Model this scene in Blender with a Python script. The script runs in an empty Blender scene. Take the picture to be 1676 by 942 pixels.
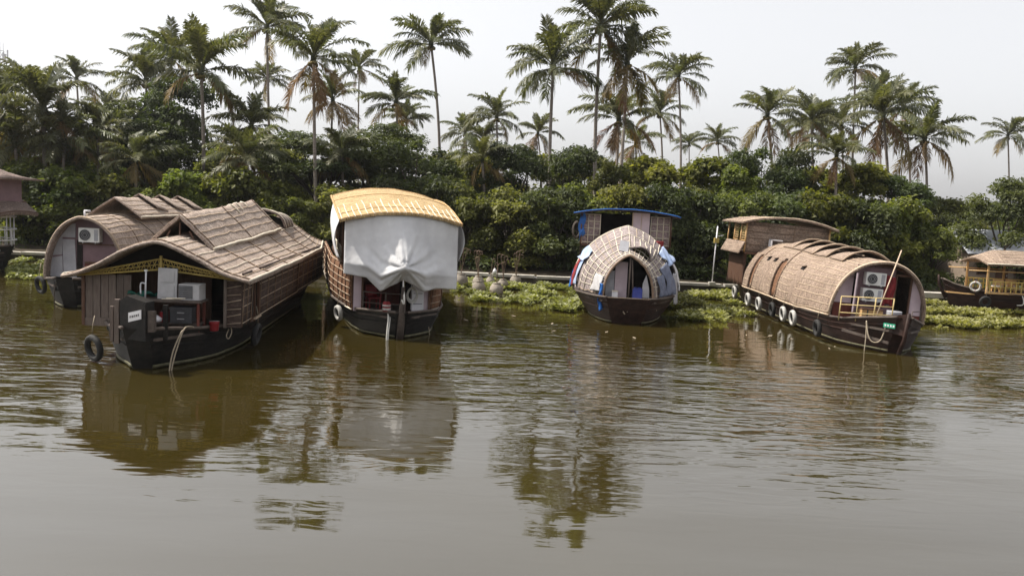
import bpy, math, random
import numpy as np
from mathutils import Vector, Matrix, Euler
R = math.radians
random.seed(7)
rng = np.random.default_rng(11)
scene = bpy.context.scene
col = scene.collection

# ------------------------------------------------------------------ camera
cam_d = bpy.data.cameras.new("camera"); cam = bpy.data.objects.new("camera", cam_d); col.objects.link(cam)
cam_d.sensor_width = 36.0; cam_d.lens = 29.96; cam_d.clip_start = 0.1; cam_d.clip_end = 9000
cam.matrix_world = Matrix.Translation((0, 0, 5.2)) @ Matrix.Rotation(R(90 - 5.77), 4, 'X') @ Matrix.Rotation(R(2.65), 4, 'Z')
scene.camera = cam

# ------------------------------------------------------------------ sky and sun
SUN_EL, SUN_AZ = 57.0, -78.0            # azimuth: 0 = straight ahead (+y), negative = to the left
world = bpy.data.worlds.new("World"); scene.world = world; world.use_nodes = True
wn = world.node_tree; wn.nodes.clear()
sky = wn.nodes.new("ShaderNodeTexSky"); sky.sky_type = 'NISHITA'; sky.sun_disc = False
sky.sun_elevation = R(SUN_EL); sky.sun_rotation = R(SUN_AZ)
sky.air_density = 1.0; sky.dust_density = 3.2; sky.ozone_density = 1.0; sky.altitude = 0
hsv = wn.nodes.new("ShaderNodeHueSaturation"); hsv.inputs['Saturation'].default_value = 0.16
wmix = wn.nodes.new("ShaderNodeMixRGB"); wmix.inputs[0].default_value = 0.32
wmix.inputs[2].default_value = (4.6, 4.55, 4.65, 1)       # even bright cloud haze
bg = wn.nodes.new("ShaderNodeBackground"); bg.inputs['Strength'].default_value = 0.15
wo = wn.nodes.new("ShaderNodeOutputWorld")
wn.links.new(sky.outputs[0], hsv.inputs['Color']); wn.links.new(hsv.outputs[0], wmix.inputs[1])
wn.links.new(wmix.outputs[0], bg.inputs['Color']); wn.links.new(bg.outputs[0], wo.inputs['Surface'])
sun_d = bpy.data.lights.new("sun", 'SUN'); sun_d.energy = 4.6; sun_d.angle = R(1.5); sun_d.color = (1.0, 0.93, 0.82)
sun = bpy.data.objects.new("sun", sun_d); col.objects.link(sun)
_sd = Vector((math.sin(R(SUN_AZ)) * math.cos(R(SUN_EL)), math.cos(R(SUN_AZ)) * math.cos(R(SUN_EL)), math.sin(R(SUN_EL))))
sun.rotation_euler = _sd.to_track_quat('Z', 'Y').to_euler(); sun.location = (-60, 20, 80)
vs = scene.view_settings
scene.display_settings.display_device = 'sRGB'
vs.view_transform = 'Standard'; vs.look = 'None'; vs.exposure = 0.58; vs.gamma = 1.0
try: vs.use_curve_mapping = False
except Exception: pass
scene.render.engine = 'CYCLES'
cy = scene.cycles
cy.use_denoising = True; cy.max_bounces = 4; cy.diffuse_bounces = 2; cy.glossy_bounces = 2; cy.transmission_bounces = 2
cy.volume_bounces = 0; cy.use_light_tree = False; cy.use_adaptive_sampling = True; cy.adaptive_threshold = 0.02; cy.caustics_reflective = False; cy.caustics_refractive = False; cy.sample_clamp_indirect = 4.0

# ------------------------------------------------------------------ materials
MATS = {}
def _nt(name):
    m = bpy.data.materials.new(name); m.use_nodes = True; MATS[name] = m
    nt = m.node_tree; b = nt.nodes['Principled BSDF']
    return m, nt, b
def ramp(nt, c1, c2, p1=0.3, p2=0.7):
    r = nt.nodes.new('ShaderNodeValToRGB'); e = r.color_ramp.elements
    e[0].position = p1; e[1].position = p2; e[0].color = (*c1, 1); e[1].color = (*c2, 1)
    return r
def rough_mat(name, c1, c2, scale=3.0, rough=0.8, bump=0.2, stretch=(1, 1, 1), spec=0.3, detail=5, metal=0.0, fine=18.0, rand=0.0):
    """two-tone noise colour with a fine relief"""
    m, nt, b = _nt(name)
    tc = nt.nodes.new('ShaderNodeTexCoord'); mp = nt.nodes.new('ShaderNodeMapping')
    mp.inputs['Scale'].default_value = stretch
    nt.links.new(tc.outputs['Object'], mp.inputs[0])
    n = nt.nodes.new('ShaderNodeTexNoise'); n.inputs['Scale'].default_value = scale; n.inputs['Detail'].default_value = detail
    n.inputs['Roughness'].default_value = 0.65
    nt.links.new(mp.outputs[0], n.inputs['Vector'])
    r = ramp(nt, c1, c2, 0.32, 0.68); nt.links.new(n.outputs[0], r.inputs[0])
    out = r.outputs[0]
    if rand:
        oi = nt.nodes.new('ShaderNodeObjectInfo'); h = nt.nodes.new('ShaderNodeHueSaturation')
        mr = nt.nodes.new('ShaderNodeMapRange'); mr.inputs[3].default_value = 1 - rand; mr.inputs[4].default_value = 1 + rand
        nt.links.new(oi.outputs['Random'], mr.inputs[0]); nt.links.new(mr.outputs[0], h.inputs['Value'])
        nt.links.new(out, h.inputs['Color']); out = h.outputs[0]
    nt.links.new(out, b.inputs['Base Color'])
    b.inputs['Roughness'].default_value = rough; b.inputs['Specular IOR Level'].default_value = spec; b.inputs['Metallic'].default_value = metal
    if bump:
        n2 = nt.nodes.new('ShaderNodeTexNoise'); n2.inputs['Scale'].default_value = fine; n2.inputs['Detail'].default_value = 3
        nt.links.new(mp.outputs[0], n2.inputs['Vector'])
        bp = nt.nodes.new('ShaderNodeBump'); bp.inputs['Strength'].default_value = bump; bp.inputs['Distance'].default_value = 0.03
        nt.links.new(n2.outputs[0], bp.inputs['Height']); nt.links.new(bp.outputs[0], b.inputs['Normal'])
    return m
def thatch_mat(name, c1, c2, c3):
    """woven palm/bamboo mat: uv in metres, diagonal weave cells, weathered blotches"""
    m, nt, b = _nt(name)
    uv = nt.nodes.new('ShaderNodeUVMap')
    mp = nt.nodes.new('ShaderNodeMapping'); mp.inputs['Rotation'].default_value = (0, 0, R(45))
    nt.links.new(uv.outputs[0], mp.inputs[0])
    br = nt.nodes.new('ShaderNodeTexBrick'); br.inputs['Scale'].default_value = 6.5; br.inputs['Mortar Size'].default_value = 0.05
    br.inputs['Color1'].default_value = (*c1, 1); br.inputs['Color2'].default_value = (*c2, 1); br.inputs['Mortar'].default_value = (c1[0]*.42, c1[1]*.4, c1[2]*.4, 1)
    br.inputs['Brick Width'].default_value = 1.2; br.inputs['Row Height'].default_value = 0.32
    nt.links.new(mp.outputs[0], br.inputs['Vector'])
    n = nt.nodes.new('ShaderNodeTexNoise'); n.inputs['Scale'].default_value = 0.9; n.inputs['Detail'].default_value = 8; n.inputs['Roughness'].default_value = 0.7
    nt.links.new(uv.outputs[0], n.inputs['Vector'])
    n3 = nt.nodes.new('ShaderNodeTexNoise'); n3.inputs['Scale'].default_value = 9; n3.inputs['Detail'].default_value = 4
    nt.links.new(uv.outputs[0], n3.inputs['Vector'])
    r = ramp(nt, (0, 0, 0), (1, 1, 1), 0.38, 0.66); nt.links.new(n.outputs[0], r.inputs[0])
    mx = nt.nodes.new('ShaderNodeMixRGB'); nt.links.new(r.outputs[0], mx.inputs[0]); mx.inputs[2].default_value = (*c3, 1)
    mul = nt.nodes.new('ShaderNodeMath'); mul.operation = 'MULTIPLY'; mul.inputs[1].default_value = 0.6
    nt.links.new(r.outputs[0], mul.inputs[0]); nt.links.new(mul.outputs[0], mx.inputs[0])
    nt.links.new(br.outputs[0], mx.inputs[1])
    mm = nt.nodes.new('ShaderNodeMixRGB'); mm.blend_type = 'MULTIPLY'; mm.inputs[0].default_value = 0.55
    r3 = ramp(nt, (.35, .33, .32), (1.25, 1.25, 1.25), 0.3, 0.62); nt.links.new(n3.outputs[0], r3.inputs[0])
    nt.links.new(mx.outputs[0], mm.inputs[1]); nt.links.new(r3.outputs[0], mm.inputs[2])
    mp4 = nt.nodes.new('ShaderNodeMapping'); mp4.inputs['Scale'].default_value = (1.1, 11.0, 1)
    nt.links.new(uv.outputs[0], mp4.inputs[0])
    n4 = nt.nodes.new('ShaderNodeTexNoise'); n4.inputs['Scale'].default_value = 1.0; n4.inputs['Detail'].default_value = 5; n4.inputs['Roughness'].default_value = .7
    nt.links.new(mp4.outputs[0], n4.inputs['Vector'])
    r4 = ramp(nt, (.42, .40, .39), (1.2, 1.2, 1.2), 0.34, 0.60); nt.links.new(n4.outputs[0], r4.inputs[0])
    m4 = nt.nodes.new('ShaderNodeMixRGB'); m4.blend_type = 'MULTIPLY'; m4.inputs[0].default_value = 0.75
    nt.links.new(mm.outputs[0], m4.inputs[1]); nt.links.new(r4.outputs[0], m4.inputs[2])
    nt.links.new(m4.outputs[0], b.inputs['Base Color'])
    b.inputs['Roughness'].default_value = 0.75; b.inputs['Specular IOR Level'].default_value = 0.25
    bp = nt.nodes.new('ShaderNodeBump'); bp.inputs['Strength'].default_value = 0.7; bp.inputs['Distance'].default_value = 0.04
    ad = nt.nodes.new('ShaderNodeMath'); ad.operation = 'ADD'
    nt.links.new(br.outputs[1], ad.inputs[0]); nt.links.new(n3.outputs[0], ad.inputs[1])
    iv = nt.nodes.new('ShaderNodeMath'); iv.operation = 'MULTIPLY'; iv.inputs[1].default_value = -1
    nt.links.new(br.outputs[1], iv.inputs[0]); nt.links.new(iv.outputs[0], ad.inputs[0])
    nt.links.new(ad.outputs[0], bp.inputs['Height']); nt.links.new(bp.outputs[0], b.inputs['Normal'])
    return m
def leaf_mat(name, dark, light, trans=0.35, rough=0.55, tint=0.25):
    """leaf blades: every leaf has its own tint (face attribute), every tree its own shift"""
    m, nt, b = _nt(name)
    at = nt.nodes.new('ShaderNodeAttribute'); at.attribute_name = 'tint'
    r = ramp(nt, dark, light, 0.0, 1.0); nt.links.new(at.outputs['Fac'], r.inputs[0])
    oi = nt.nodes.new('ShaderNodeObjectInfo')
    h = nt.nodes.new('ShaderNodeHueSaturation')
    mr = nt.nodes.new('ShaderNodeMapRange'); mr.inputs[3].default_value = 1 - tint; mr.inputs[4].default_value = 1 + tint
    nt.links.new(oi.outputs['Random'], mr.inputs[0]); nt.links.new(mr.outputs[0], h.inputs['Value'])
    mr2 = nt.nodes.new('ShaderNodeMapRange'); mr2.inputs[3].default_value = 0.470; mr2.inputs[4].default_value = 0.508
    mm = nt.nodes.new('ShaderNodeMath'); mm.operation = 'FRACT'; mm2 = nt.nodes.new('ShaderNodeMath'); mm2.operation = 'MULTIPLY'; mm2.inputs[1].default_value = 7.31
    nt.links.new(oi.outputs['Random'], mm2.inputs[0]); nt.links.new(mm2.outputs[0], mm.inputs[0]); nt.links.new(mm.outputs[0], mr2.inputs[0])
    nt.links.new(mr2.outputs[0], h.inputs['Hue'])
    nt.links.new(r.outputs[0], h.inputs['Color'])
    nt.links.new(h.outputs[0], b.inputs['Base Color'])
    b.inputs['Roughness'].default_value = rough; b.inputs['Specular IOR Level'].default_value = 0.3
    tr = nt.nodes.new('ShaderNodeBsdfTranslucent')
    br = nt.nodes.new('ShaderNodeMixRGB'); br.blend_type = 'MULTIPLY'; br.inputs[0].default_value = 1; br.inputs[2].default_value = (1.5, 1.55, 0.6, 1)
    nt.links.new(h.outputs[0], br.inputs[1]); nt.links.new(br.outputs[0], tr.inputs['Color'])
    mix = nt.nodes.new('ShaderNodeMixShader'); mix.inputs[0].default_value = trans
    out = nt.nodes['Material Output']
    nt.links.new(b.outputs[0], mix.inputs[1]); nt.links.new(tr.outputs[0], mix.inputs[2]); nt.links.new(mix.outputs[0], out.inputs['Surface'])
    return m
def cloth_mat(name, c1, c2, scale=2.0, trans=0.15, rough=0.7):
    m = rough_mat(name, c1, c2, scale, rough, 0.7, fine=3.5)
    nt = m.node_tree; b = nt.nodes['Principled BSDF']; out = nt.nodes['Material Output']
    tr = nt.nodes.new('ShaderNodeBsdfTranslucent'); tr.inputs[0].default_value = (*c2, 1)
    mix = nt.nodes.new('ShaderNodeMixShader'); mix.inputs[0].default_value = trans
    nt.links.new(b.outputs[0], mix.inputs[1]); nt.links.new(tr.outputs[0], mix.inputs[2]); nt.links.new(mix.outputs[0], out.inputs['Surface'])
    return m

thatch_mat('thatch_brown', (.45, .36, .30), (.31, .24, .195), (.53, .445, .385))
thatch_mat('thatch_pale', (.38, .285, .22), (.28, .205, .155), (.41, .32, .255))
thatch_mat('thatch_grey', (.27, .205, .175), (.205, .155, .135), (.31, .24, .21))
thatch_mat('thatch_gold', (.54, .385, .19), (.46, .32, .15), (.60, .45, .25))
thatch_mat('mat_wall', (.25, .125, .07), (.18, .09, .05), (.30, .17, .10))
thatch_mat('mat_panel', (.40, .31, .31), (.32, .245, .245), (.46, .37, .36))
rough_mat('white_dimmed', (.36, .355, .36), (.50, .49, .50), 3, .6, .08)  # white darkened by colour to its look in shade; also the grey patch
rough_mat('cloth_slate', (.10, .115, .17), (.19, .21, .28), 4, .85, .2)
thatch_mat('mat_dark', (.10, .068, .055), (.075, .05, .042), (.13, .095, .08))
rough_mat('batten', (.36, .27, .19), (.50, .40, .30), 4, rand=.2, bump=.1)
rough_mat('batten_pale', (.52, .46, .36), (.68, .62, .52), 4, rand=.15, bump=.1)
rough_mat('batten_brown', (.15, .10, .07), (.24, .17, .12), 4, rand=.25, bump=.1)
rough_mat('hull_black', (.004, .004, .004), (.022, .019, .017), 3.0, .6, .35, stretch=(1, .35, 1.6), spec=.2)
rough_mat('hull_brown', (.012, .006, .005), (.045, .022, .016), 3.0, .6, .3, stretch=(1, .35, 1.5), spec=.22)
rough_mat('gunwale', (.055, .042, .036), (.12, .095, .08), 6, .7, .2, stretch=(1, .2, 1))
rough_mat('wood_grey', (.11, .085, .072), (.19, .152, .13), 5, .8, .3, stretch=(4, 4, .5), rand=.22)
rough_mat('wood_brown', (.075, .038, .025), (.13, .07, .045), 5, .65, .2, stretch=(4, 4, .5), rand=.15)
rough_mat('wood_red', (.10, .026, .020), (.155, .045, .032), 4, .6, .2, stretch=(3, 3, .6), rand=.15)
rough_mat('wood_tan', (.42, .26, .11), (.56, .36, .17), 4, .6, .2, stretch=(3, 3, .6), rand=.15)
rough_mat('yellow_paint', (.40, .29, .075), (.54, .41, .13), 5, .6, .1, rand=.12)
rough_mat('white_paint', (.62, .61, .63), (.78, .77, .79), 3, .55, .08, rand=.06)
rough_mat('pink_paint', (.50, .40, .44), (.60, .49, .53), 2.5, .6, .08)
rough_mat('grey_paint', (.33, .33, .36), (.43, .43, .46), 3, .6, .1)
rough_mat('plum_paint', (.17, .11, .12), (.23, .15, .165), 2, .7, .12)
rough_mat('ac_white', (.66, .66, .64), (.76, .76, .74), 4, .45, .03)
rough_mat('dark_metal', (.03, .03, .034), (.06, .06, .065), 6, .5, .1)
rough_mat('grey_metal', (.28, .28, .29), (.38, .38, .39), 6, .45, .1, metal=.3)
rough_mat('rubber', (.014, .014, .014), (.03, .029, .028), 9, .75, .2)
rough_mat('rail_tan', (.36, .27, .12), (.50, .39, .19), 5, .65, .1, rand=.15)
rough_mat('algae', (.05, .048, .026), (.13, .12, .07), 5, .7, .3)
thatch_mat('mat_mauve', (.36, .30, .29), (.27, .22, .21), (.44, .39, .39))
rough_mat('rubber_white', (.26, .25, .24), (.50, .49, .46), 7, .7, .15)
rough_mat('rope', (.26, .21, .15), (.40, .34, .26), 25, .9, .3)
rough_mat('rope_white', (.55, .54, .50), (.72, .70, .66), 25, .9, .3)
rough_mat('rope_dark', (.05, .04, .035), (.10, .085, .07), 25, .9, .3)
rough_mat('concrete', (.34, .32, .28), (.50, .47, .42), 2.2, .85, .3, rand=.12)
rough_mat('concrete_dark', (.07, .062, .05), (.15, .13, .105), 2.0, .85, .3)
rough_mat('red_plastic', (.20, .014, .018), (.27, .022, .026), 3, .4, .02)
rough_mat('red_cloth', (.16, .018, .022), (.26, .035, .038), 4, .85, .2)
rough_mat('blue_plastic', (.045, .06, .26), (.07, .09, .36), 3, .4, .03)
rough_mat('green_plastic', (.02, .28, .16), (.03, .36, .21), 3, .5, .03)
rough_mat('green_cloth', (.012, .075, .055), (.02, .12, .09), 5, .8, .2)
rough_mat('interior_dark', (.012, .010, .010), (.025, .02, .019), 3, .9, .05)  # near-black, puts the shade of interiors and openings into the colour
rough_mat('pot_clay', (.20, .17, .14), (.36, .32, .27), 4, .85, .25, rand=.2)
rough_mat('bark_palm', (.16, .135, .115), (.30, .26, .225), 3, .9, .4, stretch=(1, 1, 3.5), rand=.2)
rough_mat('bark_dark', (.035, .028, .022), (.085, .068, .055), 4, .9, .4, stretch=(1, 1, .4))
rough_mat('coconut', (.10, .085, .02), (.22, .16, .05), 4, .6, .1)
rough_mat('roof_sheet', (.42, .44, .49), (.52, .54, .58), 1.2, .5, .1)
rough_mat('house_wall', (.20, .155, .12), (.29, .23, .18), 1.5, .85, .2)
rough_mat('soil', (.022, .016, .010), (.06, .045, .026), 1.2, .95, .5, detail=9)
cloth_mat('tarp_white', (.66, .66, .68), (.88, .885, .90), .9, .25)
cloth_mat('tarp_blue', (.02, .10, .36), (.04, .17, .50), 1.5, .15, .5)
cloth_mat('tarp_paleblue', (.28, .38, .60), (.45, .53, .70), 1.8, .15, .5)
leaf_mat('leaf_dark', (.026, .038, .014), (.085, .108, .036), .35, tint=.35)
leaf_mat('leaf_mid', (.042, .056, .016), (.165, .18, .052), .45, tint=.35)
leaf_mat('leaf_lime', (.05, .072, .016), (.19, .21, .05), .5)
leaf_mat('leaf_flat', (.028, .042, .016), (.085, .10, .036), .35)
leaf_mat('frond_green', (.044, .054, .024), (.150, .158, .078), .30, .42, .28)
leaf_mat('frond_old', (.12, .085, .028), (.23, .17, .07), .35, .6, .25)
leaf_mat('frond_dead', (.10, .058, .026), (.21, .13, .065), .25, .8, .3)
leaf_mat('hyacinth', (.08, .088, .026), (.31, .315, .13), .3, .45, .1)
leaf_mat('grass', (.045, .070, .014), (.16, .18, .05), .3, .6, .1)

def water_material():
    m, nt, b = _nt('water_surface')
    L = nt.links.new; N = nt.nodes.new
    b.inputs['Roughness'].default_value = 0.035; b.inputs['IOR'].default_value = 2.5
    b.inputs['Specular IOR Level'].default_value = 0.5
    tc = N('ShaderNodeTexCoord')
    nb = N('ShaderNodeTexNoise'); nb.inputs['Scale'].default_value = 0.12; nb.inputs['Detail'].default_value = 4
    L(tc.outputs['Object'], nb.inputs['Vector'])
    r = ramp(nt, (.024, .0175, .0034), (.034, .026, .0072)); L(nb.outputs[0], r.inputs[0]); L(r.outputs[0], b.inputs['Base Color'])
    def noise(scale, sx, sy, rot, detail, dist=0.0):
        mp = N('ShaderNodeMapping'); mp.inputs['Scale'].default_value = (sx, sy, 1); mp.inputs['Rotation'].default_value = (0, 0, R(rot))
        L(tc.outputs['Object'], mp.inputs[0])
        n = N('ShaderNodeTexNoise'); n.inputs['Scale'].default_value = scale; n.inputs['Detail'].default_value = detail
        n.inputs['Distortion'].default_value = dist
        L(mp.outputs[0], n.inputs['Vector']); return n.outputs[0]
    def math_(op, a, bb):
        x = N('ShaderNodeMath'); x.operation = op
        for i, v in enumerate((a, bb)):
            if isinstance(v, (int, float)): x.inputs[i].default_value = v
            else: L(v, x.inputs[i])
        return x.outputs[0]
    rip = noise(1.0, .72, 2.3, 3, 2.5, .6)           # short ripples, crests along the bank
    rip2 = noise(1.0, 1.1, 3.8, -9, 2.0, .4)          # finer cross ripple
    swell = noise(1.0, .10, .33, 6, 1.5)              # slow swell
    sx = N('ShaderNodeSeparateXYZ'); L(tc.outputs['Object'], sx.inputs[0])
    px_ = math_('ADD', sx.outputs[0], math_('MULTIPLY', math_('SUBTRACT', noise(.16, 1, 1, 0, 3), .5), 9.0))
    py_ = math_('ADD', sx.outputs[1], math_('MULTIPLY', math_('SUBTRACT', noise(.19, 1, 1, 40, 3), .5), 8.0))
    zone = None                                        # breezy lanes between and beyond the moored boats
    for (cx_, cy_, rx, ry) in ((-16.5, 24, 6.5, 9), (-5.2, 24.5, 1.8, 5), (1.5, 29, 4.5, 10), (6, 23, 4.5, 7), (22, 33, 5.5, 8), (-30, 40, 9, 9), (12, 26, 3, 4)):
        a = math_('DIVIDE', math_('SUBTRACT', px_, cx_), rx); c = math_('DIVIDE', math_('SUBTRACT', py_, cy_), ry)
        q = math_('SUBTRACT', 1.25, math_('SQRT', math_('ADD', math_('MULTIPLY', a, a), math_('MULTIPLY', c, c)), 0))
        zone = q if zone is None else math_('MAXIMUM', zone, q)
    pm = N('ShaderNodeMapRange'); pm.interpolation_type = 'SMOOTHSTEP'
    pm.inputs[1].default_value = -.15; pm.inputs[2].default_value = .7; pm.inputs[3].default_value = .22; pm.inputs[4].default_value = 1.12
    L(zone, pm.inputs[0])
    yb = N('ShaderNodeMapRange'); yb.interpolation_type = 'SMOOTHSTEP'                 # the open channel is calm
    yb.inputs[1].default_value = 10.0; yb.inputs[2].default_value = 21.0; yb.inputs[3].default_value = 0.22; yb.inputs[4].default_value = 1.0
    L(sx.outputs[1], yb.inputs[0])
    amp = math_('MULTIPLY', pm.outputs[0], yb.outputs[0])
    h = math_('ADD', math_('MULTIPLY', rip, .046), math_('MULTIPLY', rip2, .010))
    h = math_('MULTIPLY', h, amp)
    h = math_('ADD', h, math_('MULTIPLY', swell, .07))
    bp = N('ShaderNodeBump'); bp.inputs['Strength'].default_value = 1.0; bp.inputs['Distance'].default_value = 1.0
    L(h, bp.inputs['Height']); L(bp.outputs[0], b.inputs['Normal'])
    return m
water_material()

# ------------------------------------------------------------------ mesh helpers
class MB:
    """collects shapes; build() links them as ONE mesh object"""
    def __init__(s): s.v = []; s.f = []; s.uv = {}; s.smooth = []
    def add(s, vs, fs, smooth=False):
        o = len(s.v); s.v += [tuple(p) for p in vs]
        for f in fs: s.f.append(tuple(i + o for i in f)); s.smooth.append(smooth)
        return o
    def box(s, c, d, rot=None, taper=None):
        hx, hy, hz = d[0] / 2, d[1] / 2, d[2] / 2
        vs = []
        for z in (-1, 1):
            k = 1 if (z < 0 or not taper) else taper
            for x, y in ((-1, -1), (1, -1), (1, 1), (-1, 1)): vs.append(Vector((x * hx * k, y * hy * k, z * hz)))
        if rot: e = Euler([R(a) for a in rot]).to_matrix(); vs = [e @ p for p in vs]
        c = Vector(c); s.add([p + c for p in vs], [(0, 3, 2, 1), (4, 5, 6, 7), (0, 1, 5, 4), (1, 2, 6, 5), (2, 3, 7, 6), (3, 0, 4, 7)])
        return s
    def tube(s, pts, r, n=5, cap=True, r2=None):
        pts = [Vector(p) for p in pts]; m = len(pts)
        rings = []
        for i, p in enumerate(pts):
            t = (pts[min(i + 1, m - 1)] - pts[max(i - 1, 0)])
            if t.length < 1e-9: t = Vector((0, 0, 1))
            t.normalize()
            a = t.cross(Vector((0, 0, 1)))
            if a.length < 1e-3: a = t.cross(Vector((0, 1, 0)))
            a.normalize(); b = t.cross(a)
            rr = r[i] if isinstance(r, (list, tuple)) else (r + ((r2 - r) * i / (m - 1) if r2 is not None else 0))
            rings.append([p + a * (rr * math.cos(2 * math.pi * k / n)) + b * (rr * math.sin(2 * math.pi * k / n)) for k in range(n)])
        fs = []
        for i in range(m - 1):
            for k in range(n): fs.append((i * n + k, i * n + (k + 1) % n, (i + 1) * n + (k + 1) % n, (i + 1) * n + k))
        if cap: fs += [tuple(range(n - 1, -1, -1)), tuple((m - 1) * n + k for k in range(n))]
        s.add([p for r_ in rings for p in r_], fs, True); return s
    def shell(s, rows, th=0.05, uv=None, smooth=True, hole=None):
        """rows: grid of points; gets a thickness th towards the inside"""
        A = np.array([[tuple(p) for p in r_] for r_ in rows], float); nu, nv, _ = A.shape
        du = np.gradient(A, axis=0); dv = np.gradient(A, axis=1)
        n = np.cross(dv, du); n /= np.maximum(np.linalg.norm(n, axis=2, keepdims=True), 1e-9)
        B = A - n * th
        base = len(s.v)
        if uv is None:
            lu = np.concatenate([[0], np.cumsum(np.linalg.norm(np.diff(A, axis=0), axis=2).mean(1))])
            lv = np.concatenate([[0], np.cumsum(np.linalg.norm(np.diff(A, axis=1), axis=2).mean(0))])
            U = [[(lv[j], lu[i]) for j in range(nv)] for i in range(nu)]
        else: U = uv
        vs = [tuple(p) for r_ in A for p in r_] + [tuple(p) for r_ in B for p in r_]
        k = nu * nv; fs = []; sm = []
        ok = lambda i, j: 0 <= i < nu - 1 and 0 <= j < nv - 1 and not (hole and hole(i, j))
        for i in range(nu - 1):
            for j in range(nv - 1):
                if not ok(i, j): continue
                a, b_, c, d = i * nv + j, i * nv + j + 1, (i + 1) * nv + j + 1, (i + 1) * nv + j
                fs.append((a, b_, c, d)); fs.append((k + d, k + c, k + b_, k + a)); sm += [smooth, smooth]
                for (ii, jj, p, q) in ((i - 1, j, b_, a), (i + 1, j, d, c), (i, j - 1, a, d), (i, j + 1, c, b_)):
                    if not ok(ii, jj): fs.append((p, q, k + q, k + p)); sm.append(False)
        s.v += vs
        for f, q in zip(fs, sm): s.f.append(tuple(i + base for i in f)); s.smooth.append(q)
        for i in range(nu):
            for j in range(nv): s.uv[base + i * nv + j] = U[i][j]; s.uv[base + k + i * nv + j] = U[i][j]
        return s
    def lathe(s, prof, c=(0, 0, 0), n=16, smooth=True):
        c = Vector(c); m = len(prof); vs = []
        for r_, z in prof:
            for k in range(n): vs.append(c + Vector((r_ * math.cos(2 * math.pi * k / n), r_ * math.sin(2 * math.pi * k / n), z)))
        fs = [(i * n + k, i * n + (k + 1) % n, (i + 1) * n + (k + 1) % n, (i + 1) * n + k) for i in range(m - 1) for k in range(n)]
        fs += [tuple(range(n - 1, -1, -1)), tuple((m - 1) * n + k for k in range(n))]
        s.add(vs, fs, smooth); return s
    def torus(s, c, R_, r_, axis='y', n=20, m=8, sq=1.0):
        vs = []; fs = []
        for i in range(n):
            a = 2 * math.pi * i / n
            for j in range(m):
                b = 2 * math.pi * j / m; q = R_ + r_ * math.cos(b); h = r_ * math.sin(b) * sq
                p = {'y': (q * math.cos(a), h, q * math.sin(a)), 'x': (h, q * math.cos(a), q * math.sin(a)), 'z': (q * math.cos(a), q * math.sin(a), h)}[axis]
                vs.append(Vector(p) + Vector(c))
        for i in range(n):
            for j in range(m): fs.append((i * m + j, ((i + 1) % n) * m + j, ((i + 1) % n) * m + (j + 1) % m, i * m + (j + 1) % m))
        s.add(vs, fs, True); return s
    def poly(s, pts, ext):
        """flat polygon pts pushed along ext: a slab"""
        n = len(pts); e = Vector(ext); a = [Vector(p) for p in pts]
        s.add(a + [p + e for p in a], [tuple(range(n - 1, -1, -1)), tuple(range(n, 2 * n))] + [(i, (i + 1) % n, n + (i + 1) % n, n + i) for i in range(n)]); return s
    def mesh(s, name):
        me = bpy.data.meshes.new(name); me.from_pydata(s.v, [], s.f); me.validate(clean_customdata=False)
        if len(me.polygons) == len(s.smooth): me.polygons.foreach_set('use_smooth', s.smooth)
        ul = me.uv_layers.new(name='UVMap')
        idx = np.empty(len(me.loops), int); me.loops.foreach_get('vertex_index', idx)
        tab = np.zeros((len(s.v), 2))
        V = np.array(s.v)
        tab[:, 0] = V[:, 0] + V[:, 1]; tab[:, 1] = V[:, 2]
        for k, u in s.uv.items(): tab[k] = u
        ul.data.foreach_set('uv', tab[idx].astype(np.float32).ravel())
        return me
    def build(s, name, mat, parent=None):
        me = s.mesh(name); me.materials.append(MATS[mat] if isinstance(mat, str) else mat)
        return link(name, me, parent)
def link(name, me, parent=None, loc=None, rot=None, sc=None):
    o = bpy.data.objects.new(name, me); col.objects.link(o)
    if parent is not None: o.parent = parent
    if loc is not None: o.location = loc
    if rot is not None: o.rotation_euler = rot
    if sc is not None: o.scale = (sc,) * 3 if isinstance(sc, (int, float)) else sc
    return o
def tag(o, label=None, cat=None, group=None, kind=None):
    if label: o['label'] = label
    if cat: o['category'] = cat
    if group: o['group'] = group
    if kind: o['kind'] = kind
    return o
def empty(name, loc=(0, 0, 0), rz=0, label=None, cat=None, group=None):
    o = bpy.data.objects.new(name, None); col.objects.link(o); o.empty_display_size = .2
    o.location = loc; o.rotation_euler = (0, 0, R(rz)); return tag(o, label, cat, group)
def copy_tree(o, parent=None):
    c = o.copy(); col.objects.link(c); c.parent = parent
    for ch in list(o.children): copy_tree(ch, c)
    return c
def np_mesh(name, V, F, tint, mats, mi=None):
    me = bpy.data.meshes.new(name); nf, k = F.shape
    me.vertices.add(len(V)); me.vertices.foreach_set('co', V.astype(np.float32).ravel())
    me.loops.add(nf * k); me.loops.foreach_set('vertex_index', F.astype(np.int32).ravel())
    me.polygons.add(nf); me.polygons.foreach_set('loop_start', np.arange(0, nf * k, k, dtype=np.int32))
    if mi is not None: me.polygons.foreach_set('material_index', mi.astype(np.int32))
    me.update(calc_edges=True)
    a = me.attributes.new('tint', 'FLOAT', 'FACE'); a.data.foreach_set('value', tint.astype(np.float32))
    for m in mats: me.materials.append(MATS[m])
    return me
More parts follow.
